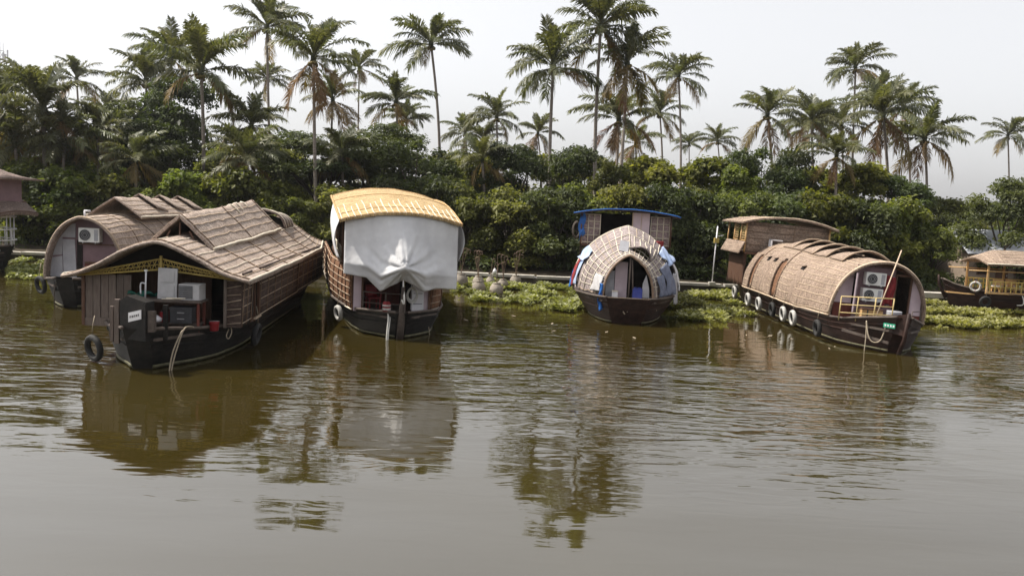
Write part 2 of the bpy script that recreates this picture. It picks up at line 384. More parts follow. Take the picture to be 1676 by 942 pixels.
# ================================================================== THE SETTING
def sheet(name, x0, x1, y0, y1, z, mat, nx=1, ny=1):
    m = MB(); vs = [(x0 + (x1 - x0) * i / nx, y0 + (y1 - y0) * j / ny, z) for j in range(ny + 1) for i in range(nx + 1)]
    m.add(vs, [(j * (nx + 1) + i, j * (nx + 1) + i + 1, (j + 1) * (nx + 1) + i + 1, (j + 1) * (nx + 1) + i) for j in range(ny) for i in range(nx)])
    return tag(m.build(name, mat), kind='structure')
sheet('water', -3000, 3000, -2500, 54.9, 0.0, 'water_surface')
# land behind the bank, one uneven sheet out to the horizon
def land():
    m = MB(); ys = [54.75, 55.6, 57, 59, 62, 66, 72, 80, 95, 120, 160, 300, 900, 4500]; xs = [-4500, -900, -300] + list(range(-110, 111, 4)) + [300, 900, 4500]
    vs = []
    for j, y in enumerate(ys):
        for x in xs:
            z = .45 if j == 0 else .5 + .12 * math.sin(x * .31 + y) * math.sin(y * .7) + min(.5, (y - 55) * .05)
            vs.append((x, y, z))
    n = len(xs)
    m.add(vs, [(j * n + i, j * n + i + 1, (j + 1) * n + i + 1, (j + 1) * n + i) for j in range(len(ys) - 1) for i in range(n - 1)], True)
    return tag(m.build('ground', 'soil'), kind='structure')
land()
# retaining wall of the bank with a row of coping slabs
bank = empty('retaining_wall', (0, 54.6, 0), label='long low concrete retaining wall with pale coping slabs along the bank', cat='wall')
w = MB(); w.box((0, .05, -.3), (240, .30, 1.4)); w.build('wall_face', 'concrete_dark', bank)
slab_me = []
for k in range(4):
    m = MB(); m.box((0, 0, 0), (2.94 - .05 * k, .55, .17)); me = m.mesh('coping_slab'); me.materials.append(MATS['concrete']); slab_me.append(me)
x = -60.0
while x < 60:
    wide = 1.9 if 24.5 < x < 28.5 else 1.0
    o = link('coping_slab', random.choice(slab_me), bank, (x, -.05 + random.uniform(-.03, .03), .49 + random.uniform(-.02, .02)), (R(random.uniform(-1.5, 1.5)), R(random.uniform(-.6, .6)), R(random.uniform(-.8, .8))), (1, wide, wide))
    x += 3.0

# ------------------------------------------------------------------ palms
def frond_mesh(name, a0, bend, mat, seed, L=4.6, droop=.6, nl=54, ragged=0.0, fold=.5):
    """one pinnate palm frond: curved rachis + drooping leaflets; starts at the origin, runs along +x"""
    g = np.random.default_rng(seed)
    n = 14; pts = []; p = np.zeros(3); tw = g.uniform(-.25, .25)
    for i in range(n + 1):
        t = i / n; a = a0 - bend * t ** 1.35
        pts.append(p.copy()); p = p + np.array([math.cos(a), tw * t * .6, math.sin(a)]) * (L / n)
    pts = np.array(pts)
    V = []; F = []
    tang = np.gradient(pts, axis=0); tang /= np.linalg.norm(tang, axis=1, keepdims=True)
    # rachis: triangular tube
    for i in range(n + 1):
        r = .065 * (1 - i / n) + .012; t = tang[i]; s_ = np.cross(t, [0, 0, 1.]); s_ /= np.linalg.norm(s_) + 1e-9; u = np.cross(s_, t)
        V += [pts[i] + s_ * r, pts[i] - s_ * r, pts[i] + u * r * .8]
    for i in range(n):
        for k in range(3): F.append((3 * i + k, 3 * i + (k + 1) % 3, 3 * i + 3 + (k + 1) % 3, 3 * i + 3 + k))
    nr = len(F); tint = [.75] * nr
    for side in (1, -1):
        for i in range(nl):
            t = .16 + .83 * (i + g.uniform(0, .6)) / nl
            if g.random() < ragged: continue
            q = t * n; k = min(int(q), n - 1); fr = q - k
            P = pts[k] * (1 - fr) + pts[k + 1] * fr; T = tang[k]
            S = np.cross(T, [0, 0, 1.]); S /= np.linalg.norm(S) + 1e-9; U = np.cross(S, T)
            ln = 1.2 * (math.sin(min(1, (t - .1) * 1.9) * math.pi / 2) * (1 - .55 * max(0, t - .55) / .45)) * g.uniform(.85, 1.1)
            fw = .45 + .5 * t
            d = S * side * (1 - .3 * fw) + T * fw + U * fold * g.uniform(.5, 1.2); d /= np.linalg.norm(d)
            dr = droop * g.uniform(.3, 1.6)
            m1 = P + d * ln * .5 + np.array([0, 0, -1]) * ln * dr * .18
            m2 = P + d * ln * .92 + np.array([0, 0, -1]) * ln * dr * .75
            wv = T * .066 * g.uniform(.7, 1.3); b = len(V)
            V += [P - wv * .5, P + wv * .5, m1 + wv, m1 - wv, m2 + wv * .25, m2 - wv * .25]
            F += [(b, b + 1, b + 2, b + 3), (b + 3, b + 2, b + 4, b + 5)]; c = g.random(); tint += [c, c]
    return np_mesh(name, np.array(V), np.array(F), np.array(tint), [mat])
FR = {}
FR['young'] = [frond_mesh('frond', R(74), R(34), 'frond_green', 1 + k, 3.6, .35, 36, fold=.5) for k in range(2)]
FR['up'] = [frond_mesh('frond', R(58), R(66), 'frond_green', 10 + k, 4.5, .6) for k in range(4)]
FR['mid'] = [frond_mesh('frond', R(34), R(64), 'frond_green', 20 + k, 4.8, .85) for k in range(5)]
FR['low'] = [frond_mesh('frond', R(4), R(56), 'frond_green', 30 + k, 4.7, 1.1, ragged=.06) for k in range(5)]
FR['old'] = [frond_mesh('frond', R(-22), R(55), 'frond_old', 40 + k, 4.5, 1.2, ragged=.12) for k in range(3)]
FR['dead'] = [frond_mesh('frond', R(-48), R(40), 'frond_dead', 50 + k, 4.2, 1.3, ragged=.25) for k in range(3)]
def coco_mesh():
    m = MB(); g = random.Random(3)
    for k in range(11):
        a = k * 2.4; c = (math.cos(a) * .34, math.sin(a) * .34, -.35 - .09 * (k % 4)); 
        m.lathe([(.02, -.15), (.10, -.10), (.135, 0), (.10, .10), (.02, .15)], c, 7)
    me = m.mesh('coconut_bunch'); me.materials.append(MATS['coconut']); return me
COCO = coco_mesh()
def palm(x, y, zc, Rm, bx, dead, label, group=None, lean=None):
    root = empty('coconut_palm', (bx, y, .4), label=label, cat='palm tree', group=group)
    g = random.Random(int(x * 10 + y * 7)); top = Vector((x - bx, lean or 0, zc - .4))
    s = Rm / 3.2
    pts = []; bow = g.uniform(-.5, .5) * min(1.0, top.z / 14)
    for i in range(13):
        t = i / 12; pts.append(Vector((top.x * t ** 1.5 + bow * math.sin(t * math.pi), top.y * t, -.6 + (top.z + .6) * t)))
    m = MB(); rr = [(.17 + .17 * math.exp(-t / 12 * 9) - .05 * t / 12) * max(.75, s) for t in range(13)]
    m.tube(pts, rr, 8); m.build('trunk', 'bark_palm', root)
    h = MB(); h.lathe([(.14, -.5), (.24, -.2), (.26, .1), (.16, .5), (.05, .9)], (0, 0, 0), 8)
    crown = h.build('crown', 'frond_green', root); crown.location = top; crown.scale = (s,) * 3
    n = g.randint(22, 30); tl = (R(g.uniform(-11, 11)), R(g.uniform(-11, 11)), 0); crown.rotation_euler = tl; dead *= .55; az = g.uniform(0, 6.28)
    for i in range(n):
        q = i / (n - 1); az += 2.39996 + g.uniform(-.25, .25)
        kind = 'young' if q < .12 else 'up' if q < .42 else 'mid' if q < .72 else 'low'
        if q > 1 - dead * .8 - .04: kind = 'old' if g.random() < .6 else 'dead' if dead > .15 else 'low'
        link('frond', g.choice(FR[kind]), crown, (0, 0, .15 - .3 * q), (R(g.uniform(-22, 22)), R(g.uniform(-15, 15)), az), g.uniform(.76, 1.14))
    if Rm > 2.0 and zc > 9: link('coconut_bunch', COCO, crown, (0, 0, .05), (0, 0, g.uniform(0, 6)), 1.0)
    return root
PALMS = [
    (-34.2, 62.0, 10.2, 3.2, -34.0, 0.1, 'broad low coconut palm with sweeping fronds above the balcony boat'),
    (-39.5, 66.0, 11.1, 2.84, -39.8, 0.3, "low coconut palm with brown hanging fronds at the balcony boat's roof"),
    (-59.4, 115.8, 18.7, 3.15, -59.3, 0.25, 'slim palm with browning crown alone against the sky near the telecom mast'),
    (-65.7, 137.5, 16.5, 3.15, -65.7, 0.1, 'small dark palm crown in the sky gap next to the tall dark tree'),
    (-33.9, 84.0, 17.5, 3.13, -33.5, 0.1, 'dark palm with feathery crown rising out of the tall dark tree'),
    (-35.5, 82.0, 14.8, 2.82, -35.4, 0.1, 'dark palm leaning out of the tall dark tree below a higher crown'),
    (-25.1, 68.0, 14.2, 3.22, -25.0, 0.25, 'full coconut palm with bare pale trunk in front of the tall dark tree'),
    (-27.0, 91.7, 22.2, 3.15, -26.0, 0.15, 'very tall coconut palm with long curved trunk beyond the lattice front boat'),
    (-36.6, 125.0, 21.2, 2.51, -36.4, 0.1, 'small far palm standing close behind the very tall curved palm'),
    (-14.4, 60.0, 14.4, 2.67, -13.8, 0.45, 'palm with a skirt of brown dead fronds and trunk down to the bank'),
    (-26.2, 140.0, 25.4, 3.11, -25.6, 0.3, 'slender far palm with thin straight trunk above the flat topped trees'),
    (-11.8, 82.0, 14.0, 2.59, -11.3, 0.1, 'bushy palm crown sprouting from behind the flat topped trees'),
    (-9.3, 88.0, 20.6, 3.15, -8.1, 0.1, 'lone tall palm with bare curved trunk above the golden roof boat'),
    (-21.1, 68.0, 10.2, 2.44, -20.9, 0.3, "dark low palm crown beside the very tall curved palm's trunk"),
    (-21.5, 66.0, 8.4, 1.89, -21.3, 0.7, 'withered low palm of pale dead fronds above bright shrubs'),
    (-3.1, 115.8, 16.3, 3.15, -2.5, 0.2, 'medium palm with upright crown behind the dark trees by the stem pots'),
    (-7.8, 125.0, 14.7, 2.51, -7.3, 0.2, "small palm crown just showing behind the stem pots' shrubs"),
    (-5.0, 120.0, 13.6, 2.41, -4.3, 0.5, 'small browned palm crown among the trees behind the stem pots'),
    (2.5, 70.0, 16.1, 3.11, 3.2, 0.25, "big coconut palm with thick straight trunk above the blue roof boat's water plants"),
    (6.3, 72.0, 19.9, 3.2, 7.0, 0.15, 'tallest coconut palm with curved trunk over the blue roof boat'),
    (8.9, 74.0, 17.3, 3.18, 8.6, 0.5, 'browned coconut palm leaning against the tallest palm over the blue roof boat'),
    (9.6, 84.0, 13.6, 3.13, 10.0, 0.4, 'lower palm with hanging brown fronds under the browned leaning palm'),
    (19.8, 110.0, 21.9, 3.15, 20.9, 0.1, 'slim tall palm with straight trunk behind the signal post'),
    (19.7, 122.2, 18.5, 3.15, 20.5, 0.2, 'slim shorter palm next to the slim tall palm behind the signal post'),
    (2.7, 125.0, 15.2, 2.51, 3.4, 0.4, 'small far palm with browned crown behind the big straight palm'),
    (29.9, 130.0, 15.6, 2.42, 31.1, 0.1, 'tiny far palm crown behind the bright trees near the signal post'),
    (29.6, 150.0, 16.5, 2.15, 30.8, 0.1, 'tiniest far palm crown at the foot of the slim tall palm'),
    (27.3, 95.7, 16.0, 3.15, 28.4, 0.3, 'ragged palm with one stiff upright frond above the square upper cabin'),
    (35.2, 104.8, 16.7, 3.15, 36.5, 0.2, 'palm with visible thin trunk above the ridge flaps of the pale boat'),
    (43.1, 112.8, 24.4, 3.15, 44.5, 0.2, 'tall far palm standing clear above the cluster over the pale boat'),
    (31.8, 76.0, 14.2, 3.16, 33.0, 0.5, 'wide browned palm at the heart of the cluster over the pale boat'),
    (37.5, 80.0, 12.7, 2.87, 38.3, 0.35, 'dark drooping palm at the outer edge of the cluster over the pale boat'),
    (40.8, 110.0, 16.8, 3.0, 42.3, 0.2, 'palm half hidden inside the cluster over the pale boat'),
    (57.3, 140.0, 25.5, 3.01, 59.8, 0.2, 'small far palm behind the tall clear palm over the pale boat'),
    (79.0, 140.0, 19.5, 3.01, 81.2, 0.2, 'lone thin palm beyond the house and the open railed boat'),
    (-69.6, 120.0, 18.0, 2.92, -69.6, 0.2, 'small palm crown beside the telecom mast'),
    (-16.9, 78.0, 13.5, 2.35, -16.6, 0.7, 'brown withered palm crown below the palm with the dead frond skirt'),
    (46.4, 105.0, 18.8, 2.71, 48.2, 0.3, 'palm crown tucked behind the wide browned palm'),
    (40.6, 120.0, 16.8, 2.58, 42.2, 0.3, 'small palm crown low between two palms over the pale boat'),
    (-13.1, 100.0, 14.1, 2.15, -12.5, 0.1, 'small low palm crown beside the bushy palm above the flat topped trees'),
    (-38.4, 84.0, 9.1, 2.05, -38.2, 0.2, "small low palm between the arched boat's trees and the dark tree"),
    (12.2, 90.0, 11.8, 2.32, 12.9, 0.5, 'brown drooping palm crown low beside the lower browned palm'),
    (-35.7, 61.0, 7.7, 2.71, -35.7, 0.2, 'young low palm with long fronds among shrubs behind the balcony boat'),
    (-32.7, 62.0, 8.0, 2.58, -32.7, 0.2, 'young low palm spreading over the shrubs above the arched boat'),
    (-31.3, 64.0, 8.7, 2.29, -31.3, 0.3, "young palm with half raised fronds beside the tall dark tree's foot"),
    (-27.1, 61.0, 6.9, 2.01, -27.1, 0.3, 'small young palm in the dark between the two brown roofed boats'),
    (-19.2, 61.0, 7.3, 2.19, -19.1, 0.3, 'young palm among bright shrubs beyond the lattice front boat stern'),
    (-12.7, 62.0, 8.1, 1.96, -12.5, 0.4, 'young palm under the flat topped trees behind the golden roof'),
    (-2.6, 63.0, 8.1, 1.81, -2.3, 0.3, 'young palm half buried in shrubs behind the stem pots'),
    (23.6, 64.0, 9.7, 2.02, 24.2, 0.3, 'young palm in the trees behind the ridge flaps of the pale boat'),
]
for (x, y, z, r, bx, d, lb) in PALMS:
    palm(x, y, z, r, bx, d, lb, 'coconut palms')

# ------------------------------------------------------------------ broadleaf trees and shrubs
def crown_mesh(name, clumps, n, leaf, mat, seed, up=.5, fill=.35, aspect=.5):
    """n leaf blades spread over a set of clumps (centre, radii); unit: metres"""
    g = np.random.default_rng(seed)
    C = np.array([c for c, r in clumps], float); Rr = np.array([r for c, r in clumps], float)
    wgt = (Rr[:, 0] * Rr[:, 1] + Rr[:, 0] * Rr[:, 2] * 2); wgt /= wgt.sum()
    k = g.choice(len(C), n, p=wgt)
    d = g.normal(size=(n, 3)); d /= np.linalg.norm(d, axis=1, keepdims=True); d[:, 2] = np.where(d[:, 2] < -.35, -d[:, 2], d[:, 2])
    rad = np.where(g.random(n) < fill, g.uniform(.3, .9, n), g.normal(1.0, .15, n))
    # sprays: leaves gather on twigs
    P = C[k] + d * Rr[k] * rad[:, None] + g.normal(0, leaf * .35, (n, 3))
    nrm = d * .6 + np.array([0, 0, up]) + g.normal(0, .45, (n, 3)); nrm /= np.linalg.norm(nrm, axis=1, keepdims=True)
    t = np.cross(nrm, g.normal(size=(n, 3))); t /= np.linalg.norm(t, axis=1, keepdims=True)
    b = np.cross(nrm, t)
    s = leaf * np.exp(g.normal(-.08, .32, n))[:, None]
    base = P - t * s * .5; tip = P + t * s * .5 - np.array([0, 0, .18]) * s; l = P + b * s * aspect * .5 + nrm * s * .10; r_ = P - b * s * aspect * .5 + nrm * s * .10
    V = np.stack([base, l, tip, r_], 1).reshape(-1, 3); i4 = np.arange(n) * 4
    F = np.concatenate([np.stack([i4, i4 + 1, i4 + 2], 1), np.stack([i4, i4 + 2, i4 + 3], 1)])
    tint = np.clip(g.normal(.45, .22, n) + g.normal(0, .24, len(C))[k], 0, 1)
    return np_mesh(name, V, F, np.concatenate([tint, tint]), [mat])
def limb_mesh(clumps, h0, seed, r0=.22):
    g = random.Random(seed); m = MB()
    m.tube([(0, 0, -.5), (g.uniform(-.1, .1), 0, h0 * .5), (g.uniform(-.2, .2), g.uniform(-.2, .2), h0)], [r0 * 1.5, r0, r0 * .8], 8)
    for c, r in clumps:
        c = Vector(c); a = Vector((0, 0, h0 * g.uniform(.75, 1)))
        mid = a.lerp(c, .5) + Vector((g.uniform(-.3, .3), g.uniform(-.3, .3), g.uniform(-.2, .4)))
        m.tube([a, mid, c], [r0 * .5, r0 * .3, r0 * .08], 5)
    me = m.mesh('trunk'); me.materials.append(MATS['bark_dark']); return me
def make_clumps(kind, seed):
    g = random.Random(seed); out = []
    # all variants fill about 6 m across and 9 m high (scaled per tree)
    if kind == 'dark':
        for i in range(40):
            z = g.uniform(.7, 8.5); w = 2.9 * math.sin(math.pi * min(1, (z + .6) / 9.6)) ** .6; a = g.uniform(0, 6.28); q = w * math.sqrt(g.random())
            r = g.uniform(.4, 1.15); out.append(((math.cos(a) * q, math.sin(a) * q, z), (r, r, r * .85)))
    elif kind == 'mid' or kind == 'lime':
        for i in range(34):
            z = g.uniform(.7, 8.3); w = 2.9 * (1 - max(0, z - 4.5) / 6.5); a = g.uniform(0, 6.28); q = w * math.sqrt(g.random())
            r = g.uniform(.5, 1.05); out.append(((math.cos(a) * q, math.sin(a) * q, z), (r, r, r * .8)))
    elif kind == 'flat':
        for i in range(24):
            z = g.uniform(5.2, 8.8); w = 3.4 - (z - 5.2) * .35; a = g.uniform(0, 6.28); q = w * math.sqrt(g.random())
            r = g.uniform(.9, 1.5); out.append(((math.cos(a) * q, math.sin(a) * q, z), (r, r, r * .3)))
    elif kind == 'shrub':      # down to the ground, about 5 wide, 6 high
        for i in range(36):
            z = g.uniform(.3, 5.4); w = 2.3 * (1 - max(0, z - 3) / 5); a = g.uniform(0, 6.28); q = w * math.sqrt(g.random())
            r = g.uniform(.45, .95); out.append(((math.cos(a) * q, math.sin(a) * q, z), (r, r, r * .8)))
    return out
TREES = {}
def variant(key, kind, n, leaf, mat, count, h0, top, wid, **kw):
    TREES[key] = []
    for k in range(count):
        c = make_clumps(kind, hash_(key) + k)
        TREES[key].append((crown_mesh('crown', c, n, leaf, mat, 77 + k + hash_(key), **kw), limb_mesh(c[::2], h0, k), top, wid))
def hash_(s): return sum(ord(ch) * (i + 3) for i, ch in enumerate(s))
variant('dark', 'dark', 18000, .25, 'leaf_dark', 3, 3.0, 9.2, 6.0, up=.4)
variant('mid', 'mid', 18000, .25, 'leaf_mid', 3, 2.6, 9.0, 6.4)
variant('lime', 'lime', 17000, .30, 'leaf_lime', 2, 2.6, 9.0, 6.4, aspect=.6)
variant('flat', 'flat', 15000, .22, 'leaf_flat', 3, 4.6, 9.2, 7.6, up=1.2)
variant('sdark', 'shrub', 14000, .23, 'leaf_dark', 2, 1.2, 6.1, 5.4)
variant('smid', 'shrub', 14000, .25, 'leaf_mid', 3, 1.2, 6.1, 5.4)
variant('slime', 'shrub', 14000, .30, 'leaf_lime', 3, 1.2, 6.1, 5.4, aspect=.6)
def tree(name, x, y, top, wid, key, label, cat, group=None):
    g = random.Random(int(x * 13 + y * 31)); cm, tm, th, tw = g.choice(TREES[key])
    root = empty(name, (x, y, .5), g.uniform(0, 360), label, cat, group)
    sz = (top - .5) / th; sx = max(wid / tw * 1.18, sz * .6)
    for nm, me in (('crown', cm), ('trunk', tm)): link(nm, me, root, sc=(sx, sx * g.uniform(.9, 1.1), sz))
    return root
TREE_TABLE = [
    (-20.4, 78, 9.2, 6.7, 'mid', 'loose mid green tree in the gap before the golden roof boat'),
    (-5.6, 76, 9.5, 5.4, 'mid', 'taller loose mid green tree behind the stem pots'),
    (-2.6, 76, 9.9, 6.0, 'dark', 'dense dark tree behind the stem pots'),
    (2.2, 74, 9.6, 5.8, 'mid', 'loose mid green tree over the thick water plants'),
    (6.3, 76, 10.1, 6.0, 'mid', "taller loose mid green tree behind the blue roof boat's bamboo nose"),
    (10.6, 78, 9.4, 6.2, 'mid', 'loose mid green tree behind the blue edged roof'),
    (-28.0, 76, 9.6, 6.0, 'dark', "lower dense dark tree behind the lattice front boat's ridge vent"),
    (-38.1, 78, 9.8, 6.7, 'mid', 'loose mid green tree between the two brown roofed boats'),
    (-39.5, 68, 8.9, 8.3, 'mid', 'lower loose mid green tree behind the balcony boat'),
    (-33.7, 66, 8.6, 7.1, 'mid', 'loose mid green tree above the grey fronted arched boat'),
    (-31.9, 72, 12.8, 6.2, 'dark', 'taller dense dark tree between the two brown roofed boats'),
    (-29.4, 74, 14.2, 6.9, 'dark', "taller dense dark tree behind the lattice front boat's ridge vent"),
    (-28.0, 66, 10.0, 6.2, 'dark', 'lower dense dark tree between the two brown roofed boats'),
    (-23.8, 70, 8.8, 6.0, 'mid', 'lower loose mid green tree beyond the lattice front boat stern'),
    (-21.5, 74, 9.7, 5.8, 'mid', 'taller loose mid green tree beyond the lattice front boat stern'),
    (-14.9, 64, 9.8, 7.8, 'flat', 'flat topped spreading tree in the gap before the golden roof boat'),
    (-9.8, 66, 11.0, 8.0, 'flat', "flat topped spreading tree beside the white sheeted boat's stern"),
    (-12.8, 70, 9.6, 7.5, 'flat', 'flat topped spreading tree behind the golden roof'),
    (-7.0, 62, 9.7, 5.3, 'dark', "dense dark tree beside the white sheeted boat's stern"),
    (-3.8, 68, 8.9, 5.4, 'mid', 'lower loose mid green tree behind the stem pots'),
    (-0.2, 63, 9.6, 5.0, 'dark', 'dense dark tree over the coping wall by the stem pots'),
    (3.9, 64, 9.7, 5.0, 'dark', 'dense dark tree over the thick water plants'),
    (7.1, 66, 8.7, 4.3, 'mid', "lower loose mid green tree behind the blue roof boat's bamboo nose"),
    (10.6, 66, 9.1, 6.2, 'lime', 'bright green tree behind the blue edged roof'),
    (14.1, 66, 9.2, 6.6, 'lime', 'bright green tree behind the signal post'),
    (16.7, 64, 8.9, 4.6, 'lime', 'bright green tree next to the square upper cabin'),
    (18.4, 64, 10.5, 5.0, 'dark', 'dense dark tree behind the square upper cabin'),
    (21.1, 66, 10.1, 4.3, 'dark', 'dense dark tree behind the rearmost ridge flaps'),
    (24.5, 68, 9.0, 5.8, 'lime', 'bright green tree behind the foremost ridge flaps'),
    (26.8, 66, 9.3, 5.7, 'lime', "bright green tree above the pale boat's barrel mouth"),
    (29.6, 66, 8.7, 5.2, 'dark', "dense dark tree past the pale boat's bow"),
    (36.5, 74, 7.4, 5.3, 'mid', 'loose mid green tree next to the sheet roofed house'),
    (35.3, 62, 8.4, 4.9, 'dark', 'dense dark tree over the open railed boat'),
    (40.3, 66, 9.4, 5.7, 'dark', 'dense dark tree past the open railed boat'),
    (50.9, 96, 7.6, 5.5, 'mid', 'loose mid green tree beyond the sheet roofed house'),
    (-44.1, 70, 9.6, 8.0, 'mid', 'taller loose mid green tree behind the balcony boat'),
    (-34.9, 60, 6.5, 4.7, 'slime', 'bright yellow green shrub behind the balcony boat'),
    (-30.9, 59, 6.0, 5.1, 'slime', 'bright yellow green shrub above the grey fronted arched boat'),
    (-28.5, 60, 5.9, 4.7, 'slime', 'bright yellow green shrub between the two brown roofed boats'),
    (-25.3, 59.5, 5.3, 4.7, 'smid', 'green riverside shrub between the two brown roofed boats'),
    (-22.9, 60, 6.4, 4.7, 'slime', "bright yellow green shrub behind the lattice front boat's ridge vent"),
    (-19.9, 60, 6.8, 5.2, 'slime', 'bright yellow green shrub beyond the lattice front boat stern'),
    (-16.8, 59.5, 6.1, 4.3, 'slime', 'bright yellow green shrub in the gap before the golden roof boat'),
    (-15.2, 58.5, 4.9, 3.8, 'smid', 'green riverside shrub in the gap before the golden roof boat'),
    (-12.2, 60, 5.9, 5.2, 'smid', 'green riverside shrub behind the golden roof'),
    (-8.8, 60, 6.5, 4.7, 'sdark', "taller dark green shaded shrub beside the white sheeted boat's stern"),
    (-5.4, 60, 6.7, 4.7, 'sdark', "lower dark green shaded shrub beside the white sheeted boat's stern"),
    (-3.2, 59, 6.3, 4.7, 'smid', 'green riverside shrub behind the stem pots'),
    (-0.2, 58.8, 6.2, 4.6, 'smid', 'green riverside shrub over the coping wall by the stem pots'),
    (2.5, 59, 6.6, 5.1, 'sdark', 'dark green shaded shrub over the thick water plants'),
    (4.8, 59.5, 6.7, 4.7, 'smid', "lower green riverside shrub behind the blue roof boat's bamboo nose"),
    (7.4, 60, 7.2, 4.7, 'smid', "taller green riverside shrub behind the blue roof boat's bamboo nose"),
    (10.2, 59, 6.9, 5.1, 'sdark', 'dark green shaded shrub behind the blue edged roof'),
    (12.8, 59, 6.8, 5.1, 'sdark', 'dark green shaded shrub behind the signal post'),
    (15.7, 59, 6.8, 4.7, 'smid', 'green riverside shrub next to the square upper cabin'),
    (18.8, 59.5, 6.9, 5.1, 'sdark', 'dark green shaded shrub behind the rearmost ridge flaps'),
    (21.3, 59.5, 6.8, 4.7, 'slime', 'bright yellow green shrub behind the foremost ridge flaps'),
    (23.7, 59, 6.7, 5.1, 'sdark', "dark green shaded shrub above the pale boat's barrel mouth"),
    (26.4, 59.5, 6.6, 4.7, 'slime', "bright yellow green shrub past the pale boat's bow"),
    (28.7, 59, 4.8, 3.4, 'smid', 'green riverside shrub next to the sheet roofed house'),
    (33.7, 66, 5.8, 3.3, 'sdark', 'dark green shaded shrub beyond the sheet roofed house'),
]
from collections import Counter
_same = Counter(r[5] for r in TREE_TABLE)
for (x, y, t, wd, k, lb) in TREE_TABLE:
    shrub = k.startswith('s')
    nm = 'riverside_shrub' if shrub else {'flat': 'spreading_tree', 'dark': 'dark_tree'}.get(k, 'leafy_tree')
    tree(nm, x, y, t, wd, k, lb, 'shrub' if shrub else 'tree', 'shrubs along the bank' if shrub else 'trees behind the bank')
# the wood that closes the view behind them
def far_wood():
    C = []; g = random.Random(5)
    for i in range(460):
        x = g.uniform(-190, 210); y = g.uniform(120, 190); h = g.uniform(4, 8.5); r = g.uniform(2, 4)
        C.append(((x, y, h * .6), (r, r, h * .5)))
    me = crown_mesh('far_wood', C, 60000, .9, 'leaf_mid', 5)
    tag(link('far_wood', me), 'far off hazy wood closing the view behind the palms', 'wood', kind='stuff')
far_wood()
# undergrowth under the trees: low leaves on the bank
def undergrowth():
    C = []; g = random.Random(8)
    for i in range(420):
        x = g.uniform(-62, 62); y = g.uniform(56.2, 66); r = g.uniform(.4, .9); C.append(((x, y, .75), (r, r, r * g.uniform(.5, 1.1))))
    tag(link('undergrowth', crown_mesh('undergrowth', C, 26000, .26, 'leaf_dark', 9)), 'low dark undergrowth on the bank below the trees', 'undergrowth', kind='stuff')
undergrowth()
# floating water hyacinth
def inside(px_, py_, poly):
    c = False; j = len(poly) - 1
    for i in range(len(poly)):
        xi, yi = poly[i]; xj, yj = poly[j]
        if (yi > py_) != (yj > py_) and px_ < (xj - xi) * (py_ - yi) / (yj - yi) + xi: c = not c
        j = i
    return c
def hyacinth_mat(poly, n, label, seed, mat='hyacinth', hgt=.22):
    g = np.random.default_rng(seed); xs = [p[0] for p in poly]; ys = [p[1] for p in poly]
    V = []; F = []; T = []; c = 0
    from mathutils import noise as mn
    while c < n:
        x = g.uniform(min(xs) - .8, max(xs) + .8); y = g.uniform(min(ys) - .8, max(ys) + .8)
        dens = mn.noise((x * .55, y * .4, seed)) + .3 * mn.noise((x * 1.9, y * 1.3, 4))
        jx, jy = mn.noise((x * .6, y * .6, 9)) * 1.1, mn.noise((x * .6, y * .6, 19)) * 1.1
        c += 1
        if not inside(x + jx, y + jy, poly) or dens < -.05 + .25 * g.random(): continue
        k = g.integers(4, 8); a0 = g.uniform(0, 6.28); sc = g.uniform(.6, 1.25) * (1 + dens * .5); tn = g.normal(.5 + .35 * dens, .18)
        for i in range(k):
            a = a0 + i * 6.283 / k + g.uniform(-.3, .3); el = g.uniform(.35, 1.25); d = np.array([math.cos(a) * math.cos(el), math.sin(a) * math.cos(el), math.sin(el)])
            st = hgt * sc * g.uniform(.5, 1.0); P = np.array([x, y, .01]); B = P + d * st; s_ = np.array([-math.sin(a), math.cos(a), 0])
            lw = .075 * sc; up = np.array([0, 0, 1.]); t = d * .7 + np.array([math.cos(a), math.sin(a), 0]) * .5; t /= np.linalg.norm(t)
            b = len(V)
            V += [P + s_ * .012, P - s_ * .012, B - s_ * .012, B + s_ * .012]; F.append((b, b + 1, b + 2, b + 3)); T.append(max(0, tn - .3))
            b += 4; V += [B, B + t * lw + s_ * lw, B + t * lw * 2.2, B + t * lw - s_ * lw]; F.append((b, b + 1, b + 2, b + 3)); T.append(np.clip(tn + g.normal(0, .15), 0, 1))
    me = np_mesh('water_hyacinth', np.array(V), np.array(F), np.array(T), [mat])
    return tag(link('water_hyacinth', me), label, 'water plants', kind='stuff')
hyacinth_mat([(-2.7, 43.2), (-3.6, 52.2), (-2.6, 54.2), (4.6, 54.2), (4.3, 50), (3.6, 42.2), (1.8, 40.6), (.9, 42.6), (-1.1, 43.8)], 9000, 'green mat of floating water hyacinth between the white tarp boat and the blue roof boat', 3)
hyacinth_mat([(8.2, 43.6), (9.6, 54.2), (14, 54.2), (12.9, 48), (11.3, 42.2), (9.7, 39.2), (8.1, 39.9)], 7000, 'green mat of floating water hyacinth beside the blue roof boat and the signal post', 4)
hyacinth_mat([(17.8, 39.6), (20.0, 54.2), (27.2, 54.2), (29.2, 51.5), (31.8, 50.3), (32.5, 44.8), (27.1, 43.2), (23.1, 41.8)], 16000, 'wide green mat of floating water hyacinth below the open yellow railed boat', 5)
hyacinth_mat([(-25.9, 43.6), (-31.9, 54.2), (-23.5, 54.2), (-22.4, 44.3)], 5000, 'patch of floating water hyacinth between the balcony boat and the arched boat', 6)
hyacinth_mat([(-10.0, 46.0), (-10.9, 54.2), (-8.2, 54.2), (-8.8, 46.3)], 2500, 'strip of water plants between the thatched bungalow boat and the tarp boat', 7)

